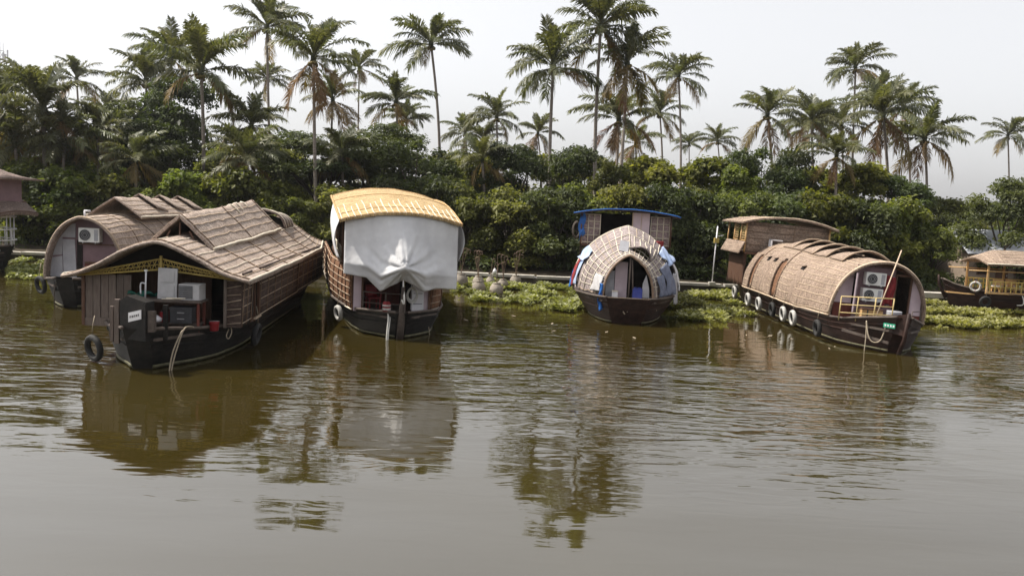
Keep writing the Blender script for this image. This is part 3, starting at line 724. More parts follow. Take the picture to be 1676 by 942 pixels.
# humid air over the backwater: one closed box of even haze
hz = MB(); hz.box((0, 1000, 24.5), (9200, 7200, 51)); hz = hz.build('haze', 'soil'); hz.data.materials.clear()
hm = bpy.data.materials.new('haze_air'); hm.use_nodes = True; MATS['haze_air'] = hm; hm.node_tree.nodes.clear()
hv = hm.node_tree.nodes.new('ShaderNodeVolumePrincipled'); ho = hm.node_tree.nodes.new('ShaderNodeOutputMaterial')
hv.inputs['Color'].default_value = (.93, .93, .95, 1); hv.inputs['Density'].default_value = .0002; hv.inputs['Anisotropy'].default_value = .55
hm.node_tree.links.new(hv.outputs[0], ho.inputs['Volume']); hz.data.materials.append(hm); tag(hz, 'thin pale humid haze over the backwater', 'haze', kind='stuff')

# ================================================================== BOAT BUILDING KIT
def lerp(a, b, t): return a + (b - a) * t
def interp(t, tab):
    for (t0, v0), (t1, v1) in zip(tab, tab[1:]):
        if t <= t1: return lerp(v0, v1, 0 if t1 == t0 else max(0, (t - t0) / (t1 - t0)))
    return tab[-1][1]
def hull(root, beam, sheer, mat, keel=-.55, deck=None, deck_mat='gunwale', n=26, flare=.72, rail_mat='gunwale', stem=True):
    """lofted boat hull; beam and sheer are (y, value) tables; gunwale rails and deck are parts"""
    y0, y1 = beam[0][0], beam[-1][0]; rows = []
    for i in range(n + 1):
        q = i / n; y = lerp(y0, y1, q ** 1.4 if q < .5 else q ** 1.4); b = interp(y, beam); z = interp(y, sheer)
        rake = max(0, 1 - (y - y0) / 2.2) * .8
        sec = [(0, keel), (b * flare * .7, keel * .8), (b * flare, keel * .35), (b * lerp(flare, 1, .55), z * .35), (b, z)]
        ring = [(-x, y + rake * (1 - (zz - keel) / (z - keel)), zz) for x, zz in reversed(sec)] + [(x, y + rake * (1 - (zz - keel) / (z - keel)), zz) for x, zz in sec[1:]]
        rows.append(ring)
    m = MB(); k = len(rows[0]); vs = [p for r_ in rows for p in r_]
    fs = [(i * k + j, i * k + j + 1, (i + 1) * k + j + 1, (i + 1) * k + j) for i in range(n) for j in range(k - 1)]
    m.add(vs, fs, True)
    m.add(rows[0], [tuple(range(k))]); m.add(rows[-1], [tuple(range(k - 1, -1, -1))])
    m.build('hull', mat, root)
    for s in (-1, 1):
        pts = [Vector(rows[i][0 if s < 0 else -1]) + Vector((0, 0, .02)) for i in range(n + 1)]
        r_ = MB(); r_.tube(pts, .055, 6); r_.build('gunwale', rail_mat, root)
        for a_, b_, f_ in ((0, 1, .30), (0, 1, .62)):
            q_ = [Vector(rows[i][a_ if s < 0 else -1 - a_]).lerp(Vector(rows[i][b_ if s < 0 else -1 - b_]), f_) + Vector((s * .01, 0, 0)) for i in range(n + 1)]
            r_ = MB(); r_.tube(q_, .022, 4); r_.build('strake', mat, root)
        q_ = []
        for i in range(n + 1):
            hi, lo = Vector(rows[i][1 if s < 0 else -2]), Vector(rows[i][2 if s < 0 else -3]); q_.append(lo.lerp(hi, (.07 - lo.z) / (hi.z - lo.z)) + Vector((s * .004, 0, 0)))
        r_ = MB(); r_.tube(q_, .05, 5); r_.build('tide_line', 'algae', root)
    if deck is not None:
        d = MB(); ys = [y0 + .25 + (y1 - y0 - .5) * i / 16 for i in range(17)]
        top = [(-interp(y, beam) * .97, y, deck) for y in ys] + [(interp(y, beam) * .97, y, deck) for y in reversed(ys)]
        d.poly(top[::-1], (0, 0, -.08)); d.build('deck', deck_mat, root)
def make_surface(fy, fx, fz, sag=.03, seed=0):
    from mathutils import noise as mn
    def S(u, v):
        y = fy(u); p = Vector((fx(u, v), y, fz(u, v)))
        w = mn.noise((u * 9 + seed, v * 4, seed)) * sag + mn.noise((u * 23, v * 9 + seed, 3)) * sag * .45
        return p + Vector((w * .4, 0, w))
    return S
def surf_normal(S, u, v, e=.004):
    a = S(min(1, u + e), v) - S(max(0, u - e), v); b = S(u, min(1, v + e)) - S(u, max(-1, v - e))
    n = b.cross(a); n.normalize(); return n
def cover(root, name, S, nu, nv, mat, th=.06, hole=None, v0=-1, v1=1, u0=0, u1=1):
    rows = [[S(lerp(u0, u1, i / nu), lerp(v0, v1, j / nv)) for j in range(nv + 1)] for i in range(nu + 1)]
    m = MB(); m.shell(rows, th, hole=hole); return m.build(name, mat, root)
def batten(root, S, path, r=.022, mat='batten', off=.028, name='batten', wob=.0, n=4):
    g = random.Random(len(bpy.data.objects)); pts = []
    for u, v in path:
        v2 = max(-1, min(1, v + g.uniform(-wob, wob))); pts.append(S(u, v2) + surf_normal(S, u, v2) * off)
    m = MB(); m.tube(pts, r, n); return m.build(name, mat, root)
def along(v, u0=0, u1=1, n=22): return [(lerp(u0, u1, i / n), v) for i in range(n + 1)]
def across(u, v0=-1, v1=1, n=22): return [(u, lerp(v0, v1, i / n)) for i in range(n + 1)]
def part(root, name, mat, *boxes):
    m = MB()
    for b in boxes: m.box(*b)
    return m.build(name, mat, root)
def bar(root, name, mat, a, b, r=.03, n=6):
    m = MB(); m.tube([a, b], r, n); return m.build(name, mat, root)
def curve(root, name, mat, pts, r=.02, n=5, sub=6):
    P = [Vector(p) for p in pts]; out = []
    for i in range(len(P) - 1):
        p0, p1, p2, p3 = P[max(i - 1, 0)], P[i], P[i + 1], P[min(i + 2, len(P) - 1)]
        for k in range(sub):
            t = k / sub; out.append(.5 * ((2 * p1) + (p2 - p0) * t + (2 * p0 - 5 * p1 + 4 * p2 - p3) * t * t + (3 * p1 - p0 - 3 * p2 + p3) * t ** 3))
    out.append(P[-1]); m = MB(); m.tube(out, r, n); return m.build(name, mat, root)
def ac_unit(root, c, w=.8, h=.55, d=.3, rot=0, fan_left=True):
    """split air conditioner outdoor unit on the wall: case, round fan with guard rings, bracket feet"""
    x, y, z = c
    b = part(root, 'air_conditioner', 'ac_white', ((x, y, z), (w, d, h), (0, rot, 0)))
    fx = x + (-w * .19 if fan_left else w * .19); yf = y - d / 2 - .005
    m = MB(); a = [(fx + math.cos(t * .3927) * h * .40, yf - .012, z + math.sin(t * .3927) * h * .40) for t in range(16)]
    m.poly(a, (0, .017, 0)); m.build('fan_opening', 'dark_metal', b)
    for k in (.38, .26, .14):
        m = MB(); m.torus((fx, yf - .02, z), h * k, .009, 'y', 18, 5); m.build('guard_ring', 'grey_metal', b)
    m = MB(); m.box((x + (w * .34 if fan_left else -w * .34), yf, z), (w * .18, .012, h * .8)); m.build('service_panel', 'grey_paint', b)
    for s in (-1, 1): part(b, 'bracket', 'grey_metal', ((x + s * w * .3, y + .02, z - h / 2 - .03), (.05, d * 1.1, .05)))
    return b
def railing(root, a, b, h, rails=3, posts=4, mat='yellow_paint', r=.028):
    a, b = Vector(a), Vector(b)
    for i in range(posts):
        p = a.lerp(b, i / (posts - 1)); bar(root, 'rail_post', mat, p, p + Vector((0, 0, h)), r * 1.1)
    for k in range(rails):
        z = Vector((0, 0, h * (k + 1) / rails - .01)); bar(root, 'rail', mat, a + z, b + z, r)
WH = {}
def to_world(root, p):
    e = Euler(root.rotation_euler).to_matrix(); return Vector(root.location) + e @ Vector(p)
def place(o, root, p=(0, 0, 0), rz=0):
    """put a separate thing on a boat: same list and heading, its own top-level object"""
    o.location = to_world(root, p); r_ = root.rotation_euler
    o.rotation_euler = (r_[0], r_[1], r_[2] + R(rz)); return o
def tyre(root, p, rz, label, white=False, Rr=.30, tilt=8):
    m = MB(); m.torus((0, 0, 0), Rr, .085, 'y', 22, 8, 1.15)
    o = m.build('tyre_fender', 'rubber_white' if white else 'rubber')
    place(o, root, p, rz); o.rotation_euler[0] += R(tilt)
    tag(o, label, 'tyre', 'tyre fenders hung along the boats'); 
    m = MB(); m.torus((0, 0, 0), Rr - .075, .03, 'y', 22, 6); m.build('bead', 'rubber', o)
    m = MB(); m.tube([(0, 0, Rr + .05), (.02, .05, Rr + .35), (.02, .15, Rr + .62)], .014, 5); m.build('hanging_rope', 'rope', o)
    return o
def rope(root, pts, label, mat='rope', r=.022):
    c = Vector(pts[0]); o = curve(None, 'rope', mat, [Vector(p) - c for p in pts], r)
    place(o, root, c); return tag(o, label, 'rope')
def box_wall(root, name, mat, x0, x1, y, z0, z1, th=.06): return part(root, name, mat, (((x0 + x1) / 2, y, (z0 + z1) / 2), (x1 - x0, th, z1 - z0)))
def mat_sheet(root, name, mat, p00, p10, p11, p01, th=.05, nu=6, nv=8, bulge=0.0):
    """flat or slightly bowed woven mat panel between four corners"""
    a, b, c, d = map(Vector, (p00, p10, p11, p01)); nrm = (b - a).cross(d - a).normalized()
    rows = [[(a.lerp(b, j / nv)).lerp(d.lerp(c, j / nv), i / nu) + nrm * bulge * math.sin(math.pi * i / nu) for j in range(nv + 1)] for i in range(nu + 1)]
    m = MB(); m.shell(rows, th); return m.build(name, mat, root)
def cloth(name, mat, root, f, nu, nv, label, cat, th=.015):
    rows = [[f(i / nu, j / nv) for j in range(nv + 1)] for i in range(nu + 1)]
    c = Vector(rows[0][0]); m = MB(); m.shell([[Vector(p) - c for p in r_] for r_ in rows], th)
    o = m.build(name, mat); place(o, root, c); return tag(o, label, cat)

# ================================================================== THATCHED BUNGALOW BOAT (nearest)
def boat_bungalow():
    root = empty('houseboat', (-10.35, 23.3, 0), 4.5, 'dark hulled houseboat with brown gabled thatch roof, raised ridge vent and yellow lattice front', 'houseboat', 'houseboats moored at the bank')
    hull(root, [(0, .36), (.5, .62), (1.4, 1.25), (2.6, 1.85), (4.5, 2.2), (16, 2.2), (21, 1.1)], [(0, 1.22), (1.5, 1.05), (4, .95), (14, .9), (21, 1.5)], 'hull_black', deck=.93)
    # high prow: a broad dark board on the stem with posts beside it
    m = MB(); m.poly([(-.52, .25, .9), (.30, -.12, .9), (.30, -.12, 1.98), (-.30, .16, 2.12), (-.52, .25, 1.95)], (.10, .42, 0)); pr = m.build('prow_board', 'hull_black', root)
    m = MB(); m.poly([(.34, -.06, 1.15), (.50, -.02, 1.15), (.50, -.02, 1.72), (.34, -.06, 1.74)], (0, .2, 0)); m.build('prow_cheek', 'gunwale', root)
    part(root, 'prow_post', 'wood_grey', ((-.66, .45, 1.35), (.13, .13, 1.25)))
    part(root, 'prow_post', 'wood_grey', ((-.86, .60, 1.25), (.09, .1, 1.0)))
    part(root, 'prow_post', 'hull_black', ((.64, .5, 1.35), (.12, .12, 1.0)))
    # registration plate on the prow
    pl = MB(); a = Vector((-.20, .099, 1.40)); ex = Vector((.40, -.178, .12)); ez = Vector((0, 0, .26)); n_ = Vector((-.012, -.022, 0))
    pl.poly([a + n_, a + ex + n_, a + ex + ez + n_, a + ez + n_], n_ * .8); pl.build('number_plate', 'white_paint', pr)
    m = MB()
    for k in range(5):
        o_ = a + ex * (.14 + .16 * k) + ez * .38 + n_ * 2.2
        m.poly([o_, o_ + ex * (.07 + .03 * (k % 2)), o_ + ex * .08 + ez * .26, o_ + ez * .24], n_ * .15)
    m.build('plate_marks', 'dark_metal', pr)
    # roof
    fy = lambda u: 1.75 + 18.3 * u
    hw = lambda u: interp(u, [(0, 2.72), (.5, 2.68), (.85, 2.55), (1, 2.2)])
    ez_ = lambda u: interp(u, [(0, 2.47), (.5, 2.50), (.85, 2.55), (1, 2.75)]); pz = lambda u: interp(u, [(0, 3.60), (.3, 3.72), (.8, 4.0), (1, 3.9)])
    prof = lambda a: .62 * (.5 + .5 * math.cos(math.pi * a)) + .38 * (1 - a)
    S = make_surface(lambda u: fy(u), lambda u, v: hw(u) * v, lambda u, v: ez_(u) + (pz(u) - ez_(u)) * prof(abs(v)), .045, 2)
    S0 = S
    def S(u, v):
        p = S0(u, v); p.y -= .35 * (1 - abs(v)) * max(0, 1 - u * 8) ; return p
    roof = cover(root, 'roof', S, 60, 36, 'thatch_brown', .10)
    for k in range(10):
        v = .12 + .86 * k / 9
        for s in (-1, 1): batten(roof, S, along(s * v, .004, .99, 26), .015, 'batten' if k % 3 else 'batten_pale', .022, wob=.008)
    for u in (.012, .17, .36, .55, .74, .9, .985): batten(roof, S, across(u, n=26), .024, 'batten_brown', .02)
    for s in (-1, 1): batten(roof, S, along(s * .985, 0, .99), .045, 'batten_pale', .02, 'eave_pole')
    m = MB(); m.tube([S(0.0, -1 + 2 * j / 30) + Vector((0, -.02, -.04)) for j in range(31)], .055, 7); m.build('verge_roll', 'thatch_brown', roof)
    # raised ridge vent
    mx = lambda u, v: (1.12 + .12 * u) * v
    def foot(u): uu = .115 + .56 * u; return S(uu, .42).z + .05 + .05 * u
    M = make_surface(lambda u: 3.75 + 10.3 * u, mx, lambda u, v: foot(u) + (1.05 + .16 * u) * (1 - abs(v)) ** .95 + .05 * (1 - abs(v)), .03, 5)
    vent = cover(root, 'ridge_vent', M, 34, 18, 'thatch_brown', .08)
    for v in (.16, .34, .52, .70):
        for s in (-1, 1): batten(vent, M, along(s * v, .01, .99, 20), .018, 'batten', .012, wob=.02)
    for s in (-1, 1): batten(vent, M, along(s * .97, 0, 1), .05, 'batten_pale', .02, 'eave_pole')
    for u in (.02, .5, .97): batten(vent, M, across(u), .022, 'batten_brown', .018)
    for k, u in enumerate((.62, .70, .80)): batten(vent, M, across(u, -.1, .30 - .06 * k, 6), .035, 'batten_pale', .03, 'ridge_strap')
    z0 = foot(0)
    for a, b in (((0, 3.85, z0 - .1), (0, 3.85, z0 + .85)), ((.62, 3.85, z0 - .05), (.30, 3.85, z0 + .58)), ((-.62, 3.85, z0 - .05), (-.3, 3.85, z0 + .58)), ((-1.0, 3.9, z0 + .05), (1.0, 3.9, z0 + .05))): bar(vent, 'vent_strut', 'wood_brown', a, b, .03)
    box_wall(vent, 'vent_dark_panel', 'interior_dark', -.62, .62, 5.2, z0 - .25, z0 + .36, .04)  # near-black panel, its colour stands for the shade inside the open vent
    # hood over the stern end
    Hs = make_surface(lambda u: 15.6 + 3.6 * u, lambda u, v: 1.15 * v * (1 - .25 * u), lambda u, v: 3.45 + (.80 - .25 * u) * math.sqrt(max(0, 1 - v * v)) + .1, .02, 9)
    hood = cover(root, 'stern_hood', Hs, 12, 14, 'thatch_grey', .07)
    for u in (.02, .3, .6, .9): batten(hood, Hs, across(u), .022, 'batten_pale', .015)
    # walls
    for k in range(6):
        x = -2.28 + .225 * k
        part(root, 'plank', 'wood_grey', ((x + .11, 2.32 - .012 * (k % 2), 1.82), (.208, .05, 1.32)))
    part(root, 'panel_board', 'wood_grey', ((-1.62, 2.30, 1.03), (1.36, .06, .25)))
    part(root, 'corner_post', 'wood_brown', ((-2.33, 2.3, 1.75), (.09, .1, 1.65)))
    part(root, 'back_wall', 'wood_brown', ((-.65, 4.3, 1.72), (2.9, .06, 1.65)))
    part(root, 'back_wall', 'wood_brown', ((1.9, 4.3, 1.68), (.8, .06, 1.55)))
    for x in (.86, 1.5): part(root, 'door_post', 'wood_brown', ((x, 4.24, 1.85), (.09, .1, 1.85)))
    part(root, 'door_lintel', 'wood_brown', ((1.18, 4.24, 2.75), (.72, .1, .1)))
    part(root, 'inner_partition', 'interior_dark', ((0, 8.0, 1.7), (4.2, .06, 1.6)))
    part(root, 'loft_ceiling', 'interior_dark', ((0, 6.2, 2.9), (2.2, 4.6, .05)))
    # gable infill above the lattice
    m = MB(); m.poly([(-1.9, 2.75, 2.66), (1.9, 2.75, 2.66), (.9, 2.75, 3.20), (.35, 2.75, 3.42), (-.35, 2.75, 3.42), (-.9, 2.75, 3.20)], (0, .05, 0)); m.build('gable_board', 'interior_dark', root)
    # starboard and port side walls of woven mat
    def side(s):
        for (ya, yb, za) in ((2.35, 3.55, 1.0), (4.75, 12.0, .95), (12.0, 19.2, 1.0)):
            w_ = mat_sheet(root, 'side_wall', 'mat_dark', (s * 2.28, ya, za), (s * 2.28, yb, za), (s * 2.36, yb, 2.66), (s * 2.36, ya, 2.66), .05 * s)
            nb = 6
            for k in range(nb):
                z = za + .12 + (2.5 - za) * k / nb
                bar(w_, 'batten', 'batten_brown' if k % 2 else 'batten', (s * 2.325 + s * .02, ya + .02, z), (s * 2.325 + s * .02, yb - .02, z), .014, 4)
            ny = max(2, int((yb - ya) / 1.1))
            for k in range(ny + 1):
                y = lerp(ya + .03, yb - .03, k / ny); bar(w_, 'batten', 'batten_brown', (s * 2.32, y, za), (s * 2.40, y, 2.6), .016, 4)
        fr = part(root, 'window', 'wood_brown', ((s * 2.30, 4.15, 1.03), (.08, 1.2, .09)), ((s * 2.30, 4.15, 2.55), (.08, 1.2, .09)), ((s * 2.30, 3.59, 1.8), (.08, .08, 1.45)), ((s * 2.30, 4.71, 1.8), (.08, .08, 1.45)))
        part(fr, 'recess_dark_panel', 'interior_dark', ((s * 2.22, 4.15, 1.8), (.04, 1.06, 1.4)))  # near-black sheet painted as the shaded depth of the window recess
        part(fr, 'sill', 'batten', ((s * 2.36, 4.3, 1.05), (.10, .85, .05)))
    side(1); side(-1)
    # woven panel right of the doorway
    w_ = box_wall(root, 'front_panel', 'mat_dark', 1.86, 2.3, 2.36, .98, 2.56, .05)
    for k in range(7): bar(w_, 'batten', 'batten', (1.86, 2.32, 1.08 + .22 * k), (2.30, 2.32, 1.13 + .22 * k + .05 * (k % 2)), .013, 4)
    part(root, 'front_post', 'wood_grey', ((1.83, 2.33, 1.78), (.09, .1, 1.62)))
    # yellow bamboo lattice under the front eave
    lat = part(root, 'lattice', 'yellow_paint', ((0, 2.08, 2.86), (.07, .07, .5)))
    for s in (-1, 1):
        A, B = Vector((s * 2.42, 2.1, 2.44)), Vector((0, 2.1, 2.70)); C, D = Vector((s * 2.30, 2.1, 2.50)), Vector((0, 2.1, 3.02))
        bar(lat, 'lattice_rail', 'yellow_paint', A, B, .03); bar(lat, 'lattice_rail', 'yellow_paint', C, D, .03)
        m1, m2 = A.lerp(C, .5), B.lerp(D, .5); bar(lat, 'lattice_rail', 'yellow_paint', m1, m2, .016)
        for k in range(15):
            t = (k + .3) / 15; t2 = min(1, t + .05); d = .07 if k % 2 else -.0
            bar(lat, 'lattice_strip', 'yellow_paint', A.lerp(B, t) + Vector((0, -.02, 0)), C.lerp(D, min(1, t + .06)) + Vector((0, -.02, 0)), .012, 4)
            bar(lat, 'lattice_strip', 'yellow_paint', A.lerp(B, min(1, t + .06)) + Vector((0, .02, 0)), C.lerp(D, t) + Vector((0, .02, 0)), .012, 4)
    # ---- things on the fore deck
    t = empty('work_table', label='dark wooden table on the fore deck of the lattice front boat', cat='table'); place(t, root, (.2, 1.85, .93))
    part(t, 'table_top', 'gunwale', ((.15, 0, .90), (2.0, .75, .06)))
    for x in (-.78, 1.05):
        for y in (-.3, .3): part(t, 'leg', 'wood_red' if x > 0 else 'wood_brown', ((x, y, .44), (.07, .07, .88)))
    part(t, 'shelf', 'gunwale', ((.15, .05, .22), (1.8, .6, .04)))
    u = empty('window_air_conditioner', label='grey boxy window air conditioner standing on the work table', cat='air conditioner'); place(u, root, (.98, 1.85, 1.862), -4)
    part(u, 'case', 'white_dimmed', ((0, 0, .24), (.62, .5, .47)))
    part(u, 'grille', 'dark_metal', ((-.10, -.255, .24), (.40, .02, .38)))
    for k in range(6): part(u, 'grille_slat', 'grey_metal', ((-.10, -.268, .09 + .06 * k), (.40, .012, .015)))
    part(u, 'control_panel', 'white_dimmed', ((.215, -.258, .24), (.16, .025, .44)))
    d_ = empty('cabinet_door', label='white panelled door leaf propped upright on the work table', cat='door'); place(d_, root, (.30, 1.75, 1.862), -3)
    part(d_, 'leaf', 'white_dimmed', ((0, 0, .46), (.56, .05, .92), (0, 1.5, 0)))
    for z in (.24, .68): part(d_, 'panel', 'white_dimmed', ((0, -.032, z), (.40, .02, .34), (0, 1.5, 0)))
    h = empty('hand_pump', label='white upright pipe with hooked handle on the work table', cat='pump'); place(h, root, (-.36, 1.8, 1.862))
    bar(h, 'pipe', 'white_paint', (0, 0, 0), (.02, 0, .80), .025); curve(h, 'handle', 'white_paint', [(.02, 0, .42), (-.10, 0, .45), (-.14, 0, .38), (-.13, 0, .12)], .022)
    part(h, 'cap', 'ac_white', ((.02, 0, .82), (.08, .08, .06)))
    b = empty('tool_chest', label='dark tool chest with pale handles under the work table', cat='chest'); place(b, root, (.75, 1.75, 1.175))
    part(b, 'body', 'dark_metal', ((0, 0, .22), (.62, .45, .42))); part(b, 'lid', 'dark_metal', ((0, 0, .45), (.65, .48, .06)))
    for z in (.14, .32): part(b, 'handle', 'grey_metal', ((0, -.24, z), (.20, .03, .025)))
    s_ = MB(); s_.lathe([(.08, 0), (.24, .04), (.25, .16), (.14, .27), (.05, .30)], (0, 0, 0), 12); o = s_.build('sack', 'white_paint'); place(o, root, (-.12, 1.65, 1.175)); o.scale = (1.2, .8, .75); tag(o, 'slumped white sack on the shelf of the work table', 'sack')
    j = empty('jerrycan', label='red fuel can beside the white sack under the table', cat='can'); place(j, root, (.20, 1.85, 1.175))
    part(j, 'body', 'red_plastic', ((0, 0, .15), (.22, .3, .30))); part(j, 'cap', 'dark_metal', ((-.04, -.08, .325), (.06, .06, .05))); part(j, 'handle', 'red_plastic', ((.0, .04, .335), (.03, .18, .03)))
    g_ = cloth('folded_cloth', 'green_cloth', root, lambda a, c: (-.95 + .75 * a, 2.0 + .4 * c, 1.92 + .06 * math.sin(a * 9 + c * 4) + .05 * math.sin(c * 7)), 12, 8, 'dark green cloth heaped at the table end by the prow', 'cloth')
    part(t, 'cloth_box', 'wood_brown', ((-.88, .1, .45), (.5, .5, .9)))
    for k, (xx, yy) in enumerate(((.5, 1.55), (.62, 1.5))):
        o = MB(); o.tube([(-.3, .03 * k, 0), (.3, -.05, .02)], .02, 6); o = o.build('loose_stick', 'batten_pale'); place(o, root, (xx, yy, 1.885 + .03 * k), -8 * k); tag(o, ('lower pale stick lying on the work table', 'upper pale stick lying on the work table')[k], 'stick', 'sticks on the work table')
    bk = MB(); bk.lathe([(.10, 0), (.13, .02), (.15, .26), (.16, .28)], (0, 0, 0), 14); o = bk.build('bucket', 'red_plastic'); place(o, root, (1.62, 1.9, .93)); tag(o, 'red bucket on the deck right of the work table', 'bucket')
    bar(o, 'handle', 'grey_metal', (-.15, 0, .30), (.15, 0, .30), .01)
    rope(root, [(1.05, .9, 1.10), (.98, .78, 1.02), (.86, .50, .55), (.80, .40, .1), (.78, .38, -.3)], 'pale mooring rope hanging over the black bow into the water')
    rope(root, [(1.22, 1.2, 1.14), (1.05, .9, 1.14), (.93, .60, .6), (.85, .44, .1), (.83, .4, -.3)], 'second strand of pale rope hanging over the black bow')
    rope(root, [(1.92, 2.55, 1.05), (2.0, 2.45, .82), (1.92, 2.4, .62), (1.86, 2.38, .72), (1.9, 2.5, .9)], 'short rope loop on the gunwale below the woven front panel', r=.018)
    tyre(root, (-1.62, 1.25, .42), -38, 'black tyre fender by the prow of the lattice front boat', Rr=.32)
    tyre(root, (2.28, 4.6, .42), 88, 'tyre fender below the side window of the lattice front boat', Rr=.30)
    return root

# ================================================================== WHITE TARP BOAT
def boat_tarp():
    root = empty('houseboat', (-3.95, 30.65, 0), 14, 'two storey houseboat with golden arched thatch roof and woven red brown lower walls', 'houseboat', 'houseboats moored at the bank')
    hull(root, [(0, .22), (.5, .75), (1.5, 1.55), (3, 1.95), (6, 2.3), (16, 2.3), (20, 1.3)], [(0, 1.0), (2, .90), (6, .85), (15, .85), (20, 1.3)], 'hull_black', deck=.84)
    m = MB(); m.tube([(0, .55, -.3), (0, .12, .6), (0, -.02, 1.25), (.02, .02, 1.95)], [.14, .13, .11, .07], 6); m.build('stem_post', 'gunwale', root)
    # lower walls, curved in plan
    for s in (-1, 1):
        W = lambda u, v, s=s: Vector((s * interp(u, [(0, 1.70 if s < 0 else 1.22), (.05, 1.83 if s < 0 else 1.72), (.15, 2.02), (.32, 2.28), (1, 2.30)]) + s * .08 * math.sin(math.pi * (v + 1) / 2), 1.55 + 16.5 * u, lerp(interp(u, [(0, .88), (.2, .82), (1, .85)]), 2.55, (v + 1) / 2)))
        rows = [[W(i / 24, -1 + j / 4) for j in range(9)] for i in range(25)]
        mm = MB(); mm.shell(rows, -.05 * s); w_ = mm.build('side_wall', 'mat_wall', root)
        for k in range(7):
            v = -.96 + 1.9 * k / 6; mm = MB(); mm.tube([W(i / 24, v) + Vector((s * .02, 0, 0)) for i in range(25)], .035 if k == 0 else .018, 4); mm.build('batten', 'batten_pale' if k == 0 else 'batten', w_)
        for u in (0.004, .05, .10, .16, .25, .34, .45, .6, .75, .9): mm = MB(); mm.tube([W(u, -1 + j / 4) + Vector((s * .02, -.01, 0)) for j in range(9)], .022, 4); mm.build('batten', 'wood_brown', w_)
    # deck house front: red panels, white posts, rails
    box_wall(root, 'cabin_front', 'wood_red', -1.6, .30, 3.6, .84, 2.6, .06); box_wall(root, 'cabin_front', 'interior_dark', .30, 1.9, 4.0, .84, 2.6, .06)
    box_wall(root, 'cabin_side', 'wood_brown', -1.72, -1.66, 2.6, .84, 2.6, 1.9)
    part(root, 'panel', 'pink_paint', ((-1.50, 1.62, 1.65), (.30, .05, 1.6))); part(root, 'panel', 'pink_paint', ((1.10, 1.66, 1.65), (.16, .05, 1.55)))
    part(root, 'corner_post', 'wood_brown', ((-1.33, 1.55, 1.7), (.07, .07, 1.7))); part(root, 'corner_post', 'wood_brown', ((1.20, 1.56, 1.7), (.06, .06, 1.7)))
    lk = part(root, 'cupboard', 'white_paint', ((.78, 1.78, 1.45), (.46, .35, 1.15)))
    for z in (1.15, 1.55): part(lk, 'drawer_gap', 'dark_metal', ((.78, 1.603, z), (.34, .012, .02)))
    for x, y in ((-1.30, 1.45), (-.50, .95), (.20, .72)): bar(root, 'rail_post', 'gunwale', (x, y, .84), (x, y, 1.62), .025)
    for z in (1.2, 1.6): curve(root, 'rail', 'gunwale', [(-1.30, 1.45, z), (-.5, .95, z), (.2, .72, z)], .02)
    part(root, 'twisted_post', 'yellow_paint', *[((.33, 2.4, 1.25 + .12 * k), (.07, .07, .1), (0, 0, 30 * k)) for k in range(11)])
    # upper deck
    part(root, 'upper_deck', 'wood_brown', ((0, 6.7, 2.62), (4.3, 9.4, .12)))
    for x in (-2.08, 2.08):
        for y in (1.75, 4.5, 8, 11.2): bar(root, 'roof_post', 'wood_brown', (x, y, 2.6), (x, y, 4.28 + .02 * y), .05)
    for x in (-2.12, 2.12):
        for z in (2.9, 3.2): bar(root, 'upper_rail', 'batten_pale', (x, 1.95, z), (x, 11, z), .025)
        for k in range(9): bar(root, 'baluster', 'batten_pale', (x, 2.0 + 1.1 * k, 2.66), (x, 2.0 + 1.1 * k, 3.2), .02)
    box_wall(root, 'upper_screen', 'mat_dark', -2.1, 2.1, 7.5, 2.66, 4.6, .06)
    # golden roof, cambered both ways
    S = make_surface(lambda u: .85 + 10.6 * u, lambda u, v: (2.28 + .12 * math.sin(math.pi * u)) * v, lambda u, v: 4.60 + .92 * math.sin(math.pi * min(1, u * 1.05) * .62) - (.36 + .12 * u) * abs(v) ** 2.0, .02, 4)
    S_ = S
    def S(u, v):
        p = S_(u, v); p.y -= .25 * (1 - v * v) * max(0, 1 - 5 * u); return p
    roof = cover(root, 'roof', S, 36, 30, 'thatch_gold', .08)
    for k in range(20):
        v = -.95 + 1.9 * k / 19; batten(roof, S, along(v, .0, .22 + .05 * math.sin(k * 2.1), 8), .022, 'batten_pale', .012, wob=.006)
    for v in (-.985, .985): batten(roof, S, along(v), .04, 'wood_tan', .015, 'eave_pole')
    for u in (.008, .10, .4, .7): batten(roof, S, across(u), .028 if u < .05 else .014, 'wood_tan', .015)
    # the big white sheet over the front
    def front(a, c):
        x = lerp(-2.06, 2.14, c); xc = .05; k = (x - xc) / 2.1; top = S(0, max(-1, min(1, x / 2.28)))
        hem = interp(x, [(-2.06, 2.30), (-1.25, 2.20), (-.75, 1.72), (-.4, 1.93), (.05, 2.18), (.45, 1.98), (.85, 1.74), (1.3, 1.86), (2.14, 1.80)])
        z = lerp(top.z - .08, hem, a)
        r_ = min(1, a / .80); ridge = math.exp(-(abs(k) / (.16 + .44 * r_)) ** 1.35)
        out = .92 * r_ ** 1.12 * ridge * (1 - .55 * max(0, a - .80) / .2)
        dd = math.hypot((a - .8) * 1.3, k); ang = math.atan2(a - .8, k + .0001)
        fold = (.055 * math.sin(11 * ang) + .03 * math.sin(23 * ang + 1)) * math.exp(-(dd / .55) ** 2) * min(1, dd * 6) + .014 * math.sin(x * 7 + 2 * a) * a + .01 * math.sin(x * 15 - 3 * a)
        yy = .72 + .06 * abs(k) - out + fold + .30 * abs(k) ** 3
        return (x, yy, z)
    t1 = cloth('tarpaulin', 'tarp_white', root, front, 56, 72, 'big white tarpaulin sheet bellying out below the golden roof front', 'tarpaulin')
    for c_ in (.17, .34, .66, .83):
        o0 = Vector(front(0, 0)); mm = MB(); mm.tube([Vector(front(i / 30, c_)) - o0 + Vector((0, -.004, 0)) for i in range(31)], .010, 4); mm.build('seam', 'tarp_white', t1)
